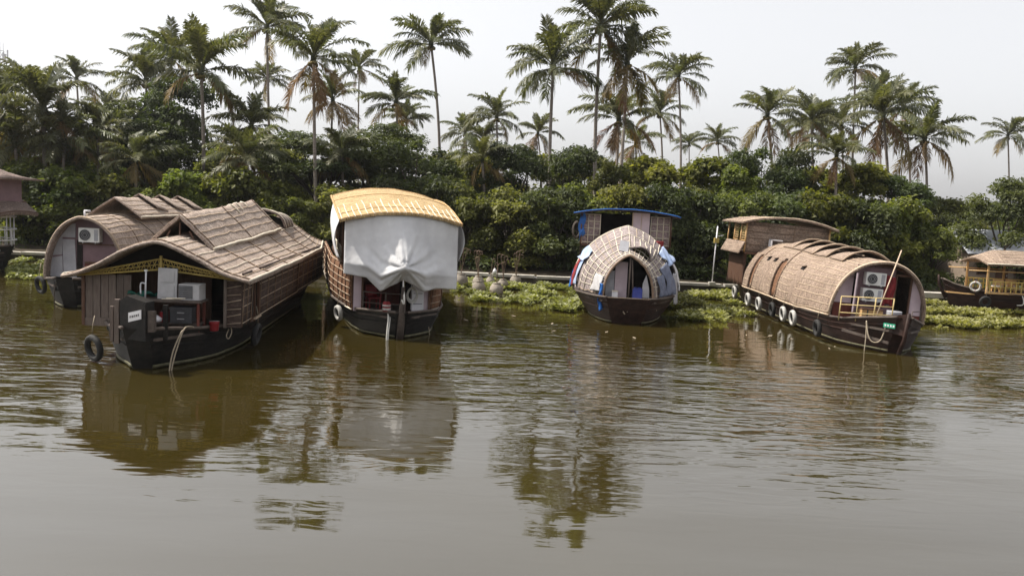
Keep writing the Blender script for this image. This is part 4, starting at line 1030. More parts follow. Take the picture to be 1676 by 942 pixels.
    for c_ in (0.01, .25, .5, .75, .99):
        o0 = Vector(front(0, 0)); p_ = Vector(front(0, c_)) - o0; bar(t1, 'tie', 'rope_white', p_ + Vector((0, -.03, -.04)), p_ + Vector((0, -.06, .14)), .014)
    def sidef(s, y1, zb):
        def f(a, c):
            y = lerp(1.25, y1, c); top = S((y - .85) / 10.6, s * .96).z - .06; hem = lerp(2.86, zb, c) + .25 * math.sin(math.pi * c) * -1 + .5 * c * c
            return (s * (2.24 + .16 * math.sin(a * 3.1) + .03 * math.sin(c * 22 + a * 4)), y, lerp(top, hem, a))
        return f
    cloth('tarpaulin', 'tarp_white', root, sidef(-1, 6.8, 3.05), 18, 30, 'white tarpaulin sheet hung along the port side of the golden roof boat', 'tarpaulin')
    cloth('tarpaulin', 'tarp_white', root, sidef(1, 4.4, 2.6), 16, 20, 'narrow white tarpaulin sheet on the starboard side of the golden roof boat', 'tarpaulin')
    # things
    ch = empty('plastic_chair', label='red plastic armchair on the fore deck below the white sheet', cat='chair'); place(ch, root, (-.85, 2.4, .84), 15)
    part(ch, 'seat', 'red_plastic', ((0, 0, .43), (.48, .46, .04)))
    mb = MB(); mb.shell([[(-.24 + .48 * j / 6, .20 + .05 * i / 4 - .04 * math.sin(math.pi * j / 6) * -1, .45 + .45 * i / 4) for j in range(7)] for i in range(5)], .03); mb.build('backrest', 'red_plastic', ch)
    for x in (-.21, .21):
        for y in (-.20, .20): part(ch, 'leg', 'red_plastic', ((x, y, .21), (.05, .05, .42)))
        part(ch, 'armrest', 'red_plastic', ((x * 1.15, 0, .64), (.06, .44, .03)), ((x * 1.15, -.18, .54), (.04, .05, .2)))
    mb = MB()
    for k in range(7): mb.torus((.02 * math.sin(k), .02 * k, .03 * math.cos(k * 2)), .21 + .02 * math.sin(k * 1.7), .016, 'y', 20, 5, 1)
    o = mb.build('rope_coil', 'rope_white'); place(o, root, (.52, 1.25, 1.52)); o.scale = (.85, 1, 1.25); tag(o, 'coil of white rope hanging on a cord below the white sheet', 'rope'); bar(o, 'hanging_cord', 'rope', (0, .06, .2), (0, .06, .75), .012)
    mb = MB(); mb.lathe([(.10, 0), (.15, .03), (.15, .28), (.12, .33), (.13, .36)], (0, 0, 0), 14); o = mb.build('paint_can', 'red_cloth'); place(o, root, (-.52, .36, 1.0)); tag(o, 'red and white can standing on the black bow rail', 'can')
    mb = MB(); mb.lathe([(.154, .06), (.156, .07), (.156, .13), (.154, .14)], (0, 0, 0), 14); mb.build('band', 'rubber_white', o); mb = MB(); mb.lathe([(.154, .20), (.156, .21), (.156, .25), (.154, .26)], (0, 0, 0), 14); mb.build('band', 'rubber_white', o)
    rope(root, [(-.48, .34, 1.0), (-.46, .22, .8), (-.50, .10, .3), (-.52, .06, -.2)], 'white rope hanging from the bow below the red and white can', 'rope_white', .03)
    rope(root, [(-.40, .34, .95), (-.40, .2, .7), (-.45, .08, .3), (-.47, .06, -.2)], 'second white rope strand below the red and white can', 'rope_white', .02)
    rope(root, [(.05, .30, 2.22), (.04, .1, 1.9), (.06, -.10, 1.55), (.04, -.12, 1.35), (-.03, -.12, 1.5)], 'white cord tying the sheet down to the stem post', 'rope_white', .03)
    rope(root, [(.55, 1.0, .92), (.75, .95, .7), (.95, 1.1, .66), (.85, 1.15, .92)], 'slack dark rope loop on the starboard bow rail', 'rope_dark', .035)
    rope(root, [(1.25, 1.6, .9), (1.2, 1.5, .5), (1.25, 1.45, 0), (1.25, 1.45, -.3)], 'thin rope trailing from the starboard bow into the water', 'rope', .016)
    tyre(root, (-2.12, 3.1, .55), -70, 'white painted tyre fender on the golden roof boat', True, .24)
    return root

# ================================================================== BLUE ROOF BOAT
def boat_blue():
    root = empty('houseboat', (5.15, 37.4, 0), -5, 'patched two storey houseboat with blue edged roof and pointed bamboo nose', 'houseboat', 'houseboats moored at the bank')
    hull(root, [(0, .95), (.4, 1.35), (1.2, 1.75), (3, 2.35), (6, 2.55), (13, 2.55), (17, 1.6)], [(0, 1.18), (3, 1.10), (8, 1.05), (17, 1.3)], 'hull_brown', deck=1.05, flare=.6)
    # bamboo nose: pointed arch that widens aft
    hw = lambda u: interp(u, [(0, 1.12), (.08, 1.5), (.2, 2.08), (.4, 2.55), (1, 2.6)]); pk = lambda u: interp(u, [(0, 3.06), (.08, 3.22), (.16, 3.55), (.26, 4.0), (.40, 4.30), (.6, 4.25), (1, 4.0)])
    def gx(v): return math.copysign(math.sin(abs(v) * math.pi / 2) ** .9, v)
    def gz(v): c = math.cos(abs(v) * math.pi / 2); return .55 * c ** .85 + .45 * (1 - abs(v))
    S = make_surface(lambda u: .55 + 8.4 * u, lambda u, v: hw(u) * gx(v), lambda u, v: 1.12 + (pk(u) - 1.12) * gz(v), .05, 7)
    nu, nv = 42, 44
    def hole(i, j):
        u, v = (i + .5) / nu, -1 + 2 * (j + .5) / nv
        return (.30 < u < .44 and .62 < -v < .97) or (.26 < u < .42 and .58 < v < .97) or (.105 < u < .17 and .03 < v < .34)
    sh = cover(root, 'bamboo_cover', S, nu, nv, 'mat_mauve', .06, hole)
    for k in range(25):
        v = -.96 + 1.92 * k / 24; a = .01
        if abs(v) > .60:
            batten(sh, S, along(v, .01, .26, 8), .018, random.choice(['batten_pale', 'batten', 'batten_pale']), .012, wob=random.uniform(.002, .02)); batten(sh, S, along(v, .45, .98, 10), .018, random.choice(['batten_pale', 'batten', 'batten_pale']), .012, wob=random.uniform(.002, .02))
        else: batten(sh, S, along(v, .01, .98, 20), .018, random.choice(['batten_pale', 'batten', 'batten_pale']), .012, wob=random.uniform(.001, .012))
    for u in (.03, .07, .12, .18, .24, .48, .6, .75, .9): batten(sh, S, across(u, -.98, .98, 30), .02, 'batten_pale', .02, wob=.006)
    m = MB(); m.tube([S(0, -1 + 2 * j / 40) for j in range(41)], .06, 6); m.build('mouth_rim', 'batten_brown', sh)
    # lifted mat beside the slit in the nose
    Hd = lambda u, v: S(.10 + .13 * u, .20 + .19 * v) + surf_normal(S, .10 + .13 * u, .20 + .19 * v) * (.05 + .34 * (1 - u) ** 1.2 * (.5 + .5 * math.cos(v * 2.2)))
    hd = cover(root, 'lifted_mat', Hd, 10, 12, 'mat_mauve', .05)
    for k in range(5): batten(hd, Hd, along(-.8 + 1.6 * k / 4, .0, .98, 6), .022, 'batten_pale', .012)
    part(root, 'vent_board', 'grey_paint', ((-.26, 1.35, 3.42), (.42, .06, .55), (-34, 8, 0)))
    # inside the mouth
    box_wall(root, 'front_screen', 'grey_paint', -1.0, -.62, 1.15, 1.10, 2.3, .05); box_wall(root, 'door', 'pink_paint', -.60, -.05, 1.1, 1.10, 2.72, .05)
    box_wall(root, 'cabin_wall', 'interior_dark', -1.6, 1.6, 2.6, 1.1, 2.9, .05)
    for x in (.03, .24): bar(root, 'mouth_post', 'wood_grey', (x, .72, 1.08), (x * .4 + .02, .72, 3.0 - x * .6), .04)
    part(root, 'mouth_sill', 'batten', ((0, .52, 1.13), (2.3, .14, .07)))
    m = MB(); m.poly([(.62, 1.0, 1.15), (.98, 1.0, 1.15), (.95, 1.0, 1.6), (.80, 1.0, 2.2), (.66, 1.0, 1.8)], (0, .04, 0)); m.build('side_panel', 'white_paint', root)
    # upper cabin
    for (a, b_) in ((-2.28, -1.30), (1.25, 2.28)):
        w_ = mat_sheet(root, 'upper_wall', 'mat_panel', (a, 7.0, 3.2), (b_, 7.0, 3.2), (b_, 7.0, 4.78), (a, 7.0, 4.78), .05)
        for k in range(5): z = 3.3 + .36 * k; bar(w_, 'batten', 'batten_pale', (a, 6.96, z), (b_, 6.96, z), .025, 4)
        for k in range(4): x = lerp(a + .03, b_ - .03, k / 3); bar(w_, 'batten', 'batten_pale', (x, 6.95, 3.2), (x, 6.95, 4.76), .025, 4)
    for s in (-1, 1):
        w_ = mat_sheet(root, 'upper_wall', 'mat_panel', (s * 2.28, 7.03, 3.2), (s * 2.28, 12, 3.2), (s * 2.28, 12, 4.75), (s * 2.28, 7.03, 4.75), .05)
        for k in range(5): bar(w_, 'batten', 'batten_pale', (s * 2.33, 7.05, 3.3 + .36 * k), (s * 2.33, 12, 3.3 + .36 * k), .025, 4)
    box_wall(root, 'upper_back_wall', 'interior_dark', -2.2, 2.2, 9.6, 3.2, 4.8, .05)
    dr = box_wall(root, 'upper_door', 'pink_paint', .34, 1.20, 6.9, 3.25, 4.92, .05); part(dr, 'door_frame', 'batten', ((.33, 6.86, 4.08), (.05, .05, 1.7)), ((.77, 6.86, 4.08), (.03, .04, 1.7)))
    for s in (-1, 1): mat_sheet(root, 'lower_side', 'mat_dark', (s * 2.3, 8.6, 1.1), (s * 2.3, 16, 1.1), (s * 2.3, 16, 3.2), (s * 2.3, 8.6, 3.2), .05)
    part(root, 'upper_deck', 'wood_brown', ((0, 9.8, 3.14), (4.5, 5.6, .1)))
    Rf = make_surface(lambda u: 6.3 + 6.4 * u, lambda u, v: 2.72 * v, lambda u, v: 5.06 - .30 * abs(v) ** 2.2 - .06 * u, .02, 2)
    rf = cover(root, 'roof', Rf, 14, 22, 'mat_dark', .06)
    m = MB(); m.tube([Rf(0, -1 + 2 * j / 30) + Vector((0, -.02, .02)) for j in range(31)], .035, 6); m.build('roof_edge_sheet', 'tarp_blue', rf)
    for x in (-2.3, 2.3): bar(root, 'roof_post', 'wood_brown', (x, 6.9, 3.2), (x, 6.9, 4.85), .05)
    # tarps, clothes and odds and ends
    cloth('tarpaulin', 'tarp_blue', root, lambda a, c: (-2.42 + .30 * c + .05 * math.sin(a * 9 + c * 5), 6.86 + .05 * math.sin(a * 14), lerp(4.88, 3.35 + .35 * c, a)), 18, 8, 'bright blue tarpaulin hanging at the upper deck corner', 'tarpaulin')
    def drape(u0, u1, v0, v1, amp, sd):
        def f(a, c):
            u, v = lerp(u0, u1, c), lerp(v0, v1, a); p = S(u, v) + surf_normal(S, u, v) * (.06 + amp * (.5 + .5 * math.sin(a * 8 + c * 11 + sd)) * (.4 + a)); return p
        return f
    cloth('tarpaulin', 'tarp_paleblue', root, drape(.27, .42, -.48, -.66, .10, 1), 12, 12, 'pale blue plastic sheet bunched over the port side opening', 'tarpaulin')
    cloth('tarpaulin', 'tarp_paleblue', root, drape(.22, .38, .42, .64, .12, 3), 12, 12, 'pale blue plastic sheet bunched over the starboard opening', 'tarpaulin')
    cloth('hanging_cloth', 'tarp_paleblue', root, drape(.30, .34, -.66, -.95, .06, 2), 14, 5, 'pale cloth strip hanging in the port side opening', 'cloth')
    cloth('tarpaulin', 'tarp_blue', root, lambda a, c: (-1.30 + .16 * c + .05 * math.sin(a * 8), .55 - .1 * a + .04 * math.sin(c * 6 + a * 9), lerp(1.75, .50 + .1 * c, a)), 16, 6, 'crumpled blue sheet hanging over the bow edge by the mouth', 'tarpaulin')
    cloth('tarpaulin', 'tarp_blue', root, drape(.40, .47, -.80, -.99, .10, 5), 10, 6, 'small blue bundle tied at the port quarter of the bamboo nose', 'tarpaulin')
    cloth('hanging_cloth', 'grey_paint', root, lambda a, c: (2.12 + .22 * c + .12 * a, 2.6 + .35 * c, lerp(2.2, .75, a) + .03 * math.sin(c * 9)), 14, 6, 'grey cloth hanging in the starboard opening', 'cloth')
    cloth('hanging_cloth', 'red_cloth', root, lambda a, c: (1.25 + .5 * c, 4.2 + .06 * math.sin(c * 9), lerp(3.62, 3.25, a)), 8, 8, 'faded red cloth spread on the bamboo hood near the upper wall', 'cloth')
    cloth('hanging_cloth', 'cloth_slate', root, drape(.13, .23, .56, .97, .10, 4), 16, 8, 'slate blue cloth hanging down the starboard flank of the bamboo nose', 'cloth')
    cloth('hanging_cloth', 'red_cloth', root, drape(.36, .41, -.64, -.97, .05, 6), 14, 5, 'dull red cloth hanging inside the port side opening', 'cloth')
    cloth('hanging_cloth', 'tarp_white', root, drape(.335, .37, .66, .96, .08, 7), 14, 5, 'white cloth strip hanging inside the starboard opening', 'cloth')
    cloth('patched_sheet', 'white_dimmed', root, drape(.02, .10, -.66, -.94, .06, 8), 14, 8, 'ragged pale grey patch on the port flank beside the mouth', 'tarpaulin')
    cloth('patched_sheet', 'cloth_slate', root, drape(.05, .13, .66, .97, .06, 9), 14, 8, 'grey blue patterned patch on the starboard flank beside the mouth', 'tarpaulin')
    j = empty('water_drum', label='blue square plastic drum standing in the mouth of the bamboo nose', cat='drum'); place(j, root, (.42, .85, 1.13))
    part(j, 'body', 'blue_plastic', ((0, 0, .22), (.44, .36, .44))); part(j, 'cap', 'blue_plastic', ((-.1, 0, .47), (.12, .12, .06))); part(j, 'grip', 'blue_plastic', ((.08, 0, .47), (.16, .05, .05)))
    b = empty('battery_box', label='small cream box beside the pink door in the bamboo mouth', cat='box'); place(b, root, (-.58, .78, 1.12)); part(b, 'body', 'white_paint', ((0, 0, .14), (.26, .22, .28))); part(b, 'lid', 'batten_pale', ((0, 0, .30), (.29, .25, .04)))
    rope(root, [(-.15, .45, 1.15), (-.12, .32, .95), (-.18, .30, .6), (-.1, .3, .45)], 'frayed pale rope end over the bow sill', 'rope', .03)
    rope(root, [(.02, .45, 1.15), (.05, .32, .9), (.0, .30, .55)], 'second frayed pale rope end over the bow sill', 'rope', .03)
    rope(root, [(1.3, 1.0, 1.15), (1.35, .9, .85), (1.32, .9, .6)], 'short rope hanging from the starboard bow of the bamboo nose', 'rope', .025)
    mb = MB()
    for k in range(5): mb.torus((0, .03 * k, 0), .20 + .02 * (k % 2), .028, 'y', 18, 6)
    o = mb.build('rope_coil', 'rope_dark'); place(o, root, (-2.52, 6.9, 3.9), 20); o.scale = (1, 1, 1.9); tag(o, 'dark coil of rope hung on the port upper wall corner', 'rope')
    return root

# ================================================================== BARREL ROOF BOATS
def barrel_surface(y0, y1, hw, z0, pk, n=2.4, sag=.03, seed=1, lean=.3):
    def gx(v): return math.copysign(math.sin(abs(v) * math.pi / 2) ** (2 / n), v)
    def gz(v): return .90 * max(0, math.cos(abs(v) * math.pi / 2)) ** (2 / n) + .10 * (1 - abs(v))
    S0 = make_surface(lambda u: lerp(y0, y1, u), lambda u, v: hw(u) * gx(v), lambda u, v: z0(u) + (pk(u) - z0(u)) * gz(v), sag, seed)
    def S(u, v):
        p = S0(u, v); p.y -= lean * gz(v) * max(0, 1 - 7 * u); return p
    return S
def vent_flaps(root, S, us, half=.42, rise=.42, mat='thatch_pale', lth=.9, length=18):
    """a row of lifted overlapping mats along the ridge: each its own part"""
    for k, u in enumerate(us):
        L_ = lth / length
        def F(a, v, u=u, L_=L_):
            p = S(min(1, max(0, u + a * L_)), v * half); p.z += .05 + rise * (1 - a) ** 1.3 * (1 - abs(v) ** 1.8) + .03; return p
        f = cover(root, 'ridge_flap', F, 8, 14, mat, .05)
        m = MB(); m.tube([F(0, -1 + j / 10) for j in range(21)], .028, 5); m.build('flap_rim', 'batten', f)
def boat_pale():
    root = empty('houseboat', (15.05, 32.5, 0), 0.3, 'pale straw coloured barrel roofed houseboat with square upper cabin at its stern', 'houseboat', 'houseboats moored at the bank')
    root.rotation_euler = (0, R(3.0), R(.3))
    hull(root, [(0, .30), (.4, .55), (1.2, 1.25), (2.4, 1.9), (4.5, 2.15), (15, 2.15), (19, 1.4)], [(0, 1.45), (.9, 1.25), (2, 1.0), (5, .95), (14, .95), (19, 1.2)], 'hull_brown', deck=.92)
    m = MB(); m.poly([(-.55, .5, .85), (.02, -.12, .75), (.02, -.14, 1.62), (-.50, .5, 1.45)], (.08, .06, 0)); pb = m.build('prow_board', 'hull_brown', root)
    m = MB(); m.poly([(.50, .5, .85), (.10, -.10, .75), (.10, -.12, 1.62), (.50, .5, 1.45)], (-.06, .06, 0)); m.build('prow_board', 'hull_brown', root)
    m = MB(); m.tube([(.04, .35, -.3), (.05, -.08, .6), (.06, -.16, 1.65)], [.10, .09, .07], 6); m.build('stem_post', 'hull_brown', root)
    part(root, 'rubbing_strake', 'gunwale', ((-1.02, .98, .50), (1.9, .06, .10), (0, 6, -45)))
    S = barrel_surface(2.5, 14.9, lambda u: interp(u, [(0, 1.98), (.15, 2.1), (.4, 2.22), (1, 2.22)]), lambda u: interp(u, [(0, 1.0), (.3, .90), (1, .95)]), lambda u: interp(u, [(0, 3.45), (.3, 3.62), (.7, 3.78), (1, 3.6)]), 2.35, .035, 12, .35)
    nu, nv = 60, 40
    def hole(i, j):
        u, v = (i + .5) / nu, -1 + 2 * (j + .5) / nv
        door = .53 < u < .60 and -.99 < v < -.48 + .12 * ((u - .565) / .035) ** 2 * -1
        door2 = .86 < u < .92 and -.99 < v < -.52
        return door or door2
    sh = cover(root, 'barrel_roof', S, nu, nv, 'thatch_pale', .07, hole)
    for k in range(13):
        v = .10 + .87 * k / 12
        batten(sh, S, along(v, .005, .99, 20), .016, 'batten', .008, wob=.006)
        if v < .46: batten(sh, S, along(-v, .005, .99, 20), .016, 'batten', .008, wob=.006)
        else:
            for a, b_ in ((.005, .325), (.375, .525), (.605, .655), (.79, .855), (.925, .99)): batten(sh, S, along(-v, a, b_, 8), .016, 'batten', .008, wob=.006)
    for u in (.52, .855): batten(sh, S, across(u, -.99, -.30, 12), .035, 'batten_brown', .02, 'door_rib')
    batten(sh, S, across(.006, -.99, .99, 40), .05, 'batten', .0, 'mouth_rim')
    for s in (-1, 1): batten(sh, S, along(s * .99, 0, .99), .04, 'batten', .02, 'eave_pole')
    # doors and flaps of the port side
    for u0, u1 in ((.53, .60), (.86, .92)):
        d = cover(root, 'side_door', lambda a, v, u0=u0, u1=u1: S(lerp(u0, u1, a), -.99 + .46 * (v + 1) / 2) + Vector((.10, 0, 0)), 6, 8, 'mat_wall', .04)
    for a in (.33, .66, .75):
        P_ = lambda uu, v, a=a: S(a + .032 * uu, -.555 + .035 * v) + surf_normal(S, a + .032 * uu, -.555 + .035 * v) * .02
        wd = cover(root, 'window_dark_patch', P_, 4, 4, 'interior_dark', .02)  # roof is closed here; dark patch painted as the shade of an opening
        Fl = lambda uu, v, a=a: S(a - .004 + .040 * uu, -.52) + Vector((-.02 - .16 * (1 - v) / 2, 0, .03 - .04 * (1 - v) / 2))
        cover(wd, 'window_flap', Fl, 4, 4, 'thatch_pale', .03)
    vent_flaps(sh, S, (.13, .27, .40, .53, .64), .32, .21, 'thatch_pale', 1.5, 13)
    part(root, 'vent_box', 'white_paint', ((-.75, 14.6, 3.72), (.62, .5, .06)), ((-1.03, 14.6, 3.50), (.06, .5, .50)), ((-.75, 14.6, 3.28), (.62, .5, .06)))
    # front wall
    box_wall(root, 'front_wall', 'plum_paint', -.98, .62, 2.660, .92, 3.25, .06)
    m = MB(); m.poly([(-1.78, 2.640, 1.62), (-1.08, 2.640, 1.62), (-1.08, 2.640, 2.92), (-1.42, 2.640, 2.72), (-1.70, 2.640, 2.30)], (0, .05, 0)); m.build('pink_panel', 'pink_paint', root)
    m = MB(); m.poly([(-1.80, 2.650, .92), (-1.0, 2.650, .92), (-1.0, 2.650, 1.60), (-1.80, 2.650, 1.60)], (0, .05, 0)); m.build('low_panel', 'wood_red', root)
    m = MB(); m.poly([(1.34, 2.640, 1.35), (1.84, 2.640, 1.35), (1.80, 2.640, 2.2), (1.60, 2.640, 2.6), (1.34, 2.640, 2.85)], (0, .05, 0)); m.build('pink_panel', 'pink_paint', root)
    box_wall(root, 'low_panel', 'wood_red', 1.34, 1.84, 2.650, .92, 1.33, .05)
    part(root, 'open_door', 'pink_paint', ((-1.05, 2.380, 2.1), (.05, .5, 1.6), (0, 0, -28)))
    for x in (.66, 1.30): part(root, 'door_post', 'wood_brown', ((x, 2.620, 1.95), (.07, .08, 2.05)))
    part(root, 'door_lintel', 'wood_brown', ((.98, 2.620, 2.95), (.72, .08, .08)))
    m = MB(); m.poly([(-1.0, 2.630, 3.18), (.62, 2.630, 3.18), (1.3, 2.630, 2.95), (1.0, 2.630, 3.2), (.35, 2.630, 3.42), (-.35, 2.630, 3.42)], (0, .05, 0)); m.build('gable_board', 'wood_brown', root)
    part(root, 'inner_partition', 'interior_dark', ((0.0, 6.2, 1.7), (3.4, .05, 1.6)))
    ac_unit(root, (-.30, 2.460, 2.72), .82, .52); ac_unit(root, (-.36, 2.460, 2.06), .82, .52)
    part(root, 'wall_notice', 'pink_paint', ((.46, 2.610, 2.70), (.16, .02, .34)))
    # railing, sign
    railing(root, (-1.80, 1.85, .95), (-.32, .42, 1.15), .98, 3, 4, 'rail_tan', .024)
    railing(root, (.95, 1.45, 1.0), (1.55, 2.0, 1.0), .62, 1, 2, 'gunwale', .02)
    sg = MB(); sg.poly([(-.60, .40, 1.00), (-.28, .10, 1.00), (-.28, .10, 1.17), (-.60, .40, 1.17)], (-.02, -.02, 0)); sg = sg.build('name_plate', 'green_plastic', root)
    m = MB()
    for k in range(4):
        a = Vector((-.565 + .075 * k, .367 - .070 * k, 1.045)) + Vector((-.024, -.024, 0)); e = Vector((.045, -.042, 0)); m.poly([a, a + e, a + e + Vector((0, 0, .07)), a + Vector((0, 0, .085))], (-.003, -.003, 0))
    m.build('plate_marks', 'white_paint', sg)
    # upper cabin at the stern
    cb = part(root, 'upper_cabin_floor', 'wood_brown', ((0, 17.0, 2.86), (4.6, 4.4, .1)))
    w_ = mat_sheet(root, 'upper_front_wall', 'thatch_pale', (-2.30, 15.0, 2.9), (2.30, 15.0, 2.9), (2.30, 15.0, 4.62), (-2.30, 15.0, 4.62), .05)
    for k in range(5): bar(w_, 'batten', 'batten_brown', (-2.3, 14.97, 3.0 + .36 * k), (2.3, 14.97, 3.0 + .36 * k), .014, 4)
    bar(w_, 'batten', 'batten_brown', (.35, 14.96, 2.9), (.35, 14.96, 4.6), .025, 4)
    for s in (-1, 1):
        for y in (15.0, 16.0, 17.4, 18.8): bar(root, 'roof_post', 'wood_tan', (s * 2.32, y, 2.9), (s * 2.32, y, 4.62), .05)
        for (ya, yb) in ((15.1, 15.9), (16.6, 17.4)):
            lv = part(root, 'louvre_frame', 'wood_tan', ((s * 2.30, (ya + yb) / 2, 3.55), (.05, yb - ya, .06)))
            for k in range(7): part(lv, 'slat', 'thatch_gold', ((s * 2.30, (ya + yb) / 2, 3.68 + .13 * k), (.03, yb - ya, .085), (0, 25 * s, 0)))
        sk = mat_sheet(root, 'skirt_thatch', 'thatch_pale', (s * 2.62, 14.9, 2.78), (s * 2.62, 18.9, 2.78), (s * 2.30, 18.9, 3.46), (s * 2.30, 14.9, 3.46), .06)
        lw = mat_sheet(root, 'stern_wall', 'wood_brown', (s * 2.1, 15.2, .95), (s * 2.1, 18.4, 1.0), (s * 2.2, 18.4, 2.8), (s * 2.2, 15.2, 2.8), .05)
        for k in range(5): part(lw, 'post', 'wood_brown', ((s * 2.14, 15.2 + .8 * k, 1.9), (.10, .08, 1.8)))
    Rf = make_surface(lambda u: 14.55 + 4.8 * u, lambda u, v: 2.66 * v, lambda u, v: 4.98 - .42 * abs(v) ** 2.1, .02, 6)
    rf = cover(root, 'upper_roof', Rf, 12, 22, 'thatch_pale', .08)
    batten(rf, Rf, across(.01), .035, 'batten', .01); 
    for k in range(8): batten(rf, Rf, along(-.9 + 1.8 * k / 7, .01, .98, 6), .016, 'batten', .01)
    # things
    cl = cloth('hanging_cloth', 'red_cloth', root, lambda a, c: (.12 + .46 * c + .05 * math.sin(a * 6), 2.46 + .05 * math.sin(c * 14 + a * 3), lerp(2.95 - .12 * c, 1.55 + .2 * math.sin(c * 3), a)), 16, 14, 'dark red cloth hung beside the two stacked air conditioners', 'cloth')
    o = MB(); o.tube([(0, 0, 0), (1.02, .75, 2.9)], .028, 6); o = o.build('bamboo_pole', 'batten'); place(o, root, (-.72, 1.0, 1.1)); tag(o, 'long bamboo pole leaning across the mouth of the barrel roof', 'pole')
    bx = empty('storage_crate', label='tan wooden crate behind the yellow railing of the pale boat', cat='crate'); place(bx, root, (-.45, 2.12, .92))
    part(bx, 'body', 'wood_tan', ((0, 0, .28), (.85, .45, .55))); part(bx, 'lid', 'wood_brown', ((0, 0, .58), (.89, .49, .05))); part(bx, 'strap', 'dark_metal', ((-.2, -.23, .28), (.05, .02, .55)))
    bx = empty('drum', label='grey green drum behind the railing near the doorway', cat='drum'); place(bx, root, (.45, 1.95, .92)); m = MB(); m.lathe([(.30, 0), (.32, .03), (.30, .27), (.32, .30), (.30, .56), (.31, .60), (.27, .61)], (0, 0, 0), 18); m.build('body', 'grey_paint', bx); m = MB(); m.lathe([(.05, 0), (.05, .03)], (.1, 0, .615), 10); m.build('bung', 'dark_metal', bx)
    rope(root, [(-1.05, .95, 1.12), (-1.0, .75, .6), (-.85, .62, .35), (-.62, .50, .42), (-.52, .45, .8), (-.5, .42, 1.1)], 'pale rope hanging in a loop from the yellow railed bow', 'rope', .028)
    rope(root, [(-1.06, .93, 1.1), (-1.06, .78, .5), (-1.07, .72, 0), (-1.07, .72, -.3)], 'straight pale rope from the yellow railed bow into the water', 'rope', .02)
    lbl = ['first', 'second', 'third', 'fourth', 'fifth', 'sixth']
    for k, (y, wht) in enumerate(((2.9, False), (6.0, True), (7.4, True), (9.1, False), (11.4, True), (13.4, True))):
        tyre(root, (-2.22, y, .42), -90, '%s tyre fender from the bow along the pale barrel boat' % lbl[k], wht, .29, 5)
    tyre(root, (-1.95, 17.2, .45), -90, 'narrow tyre fender at the stern of the pale barrel boat', True, .30, 5)
    return root
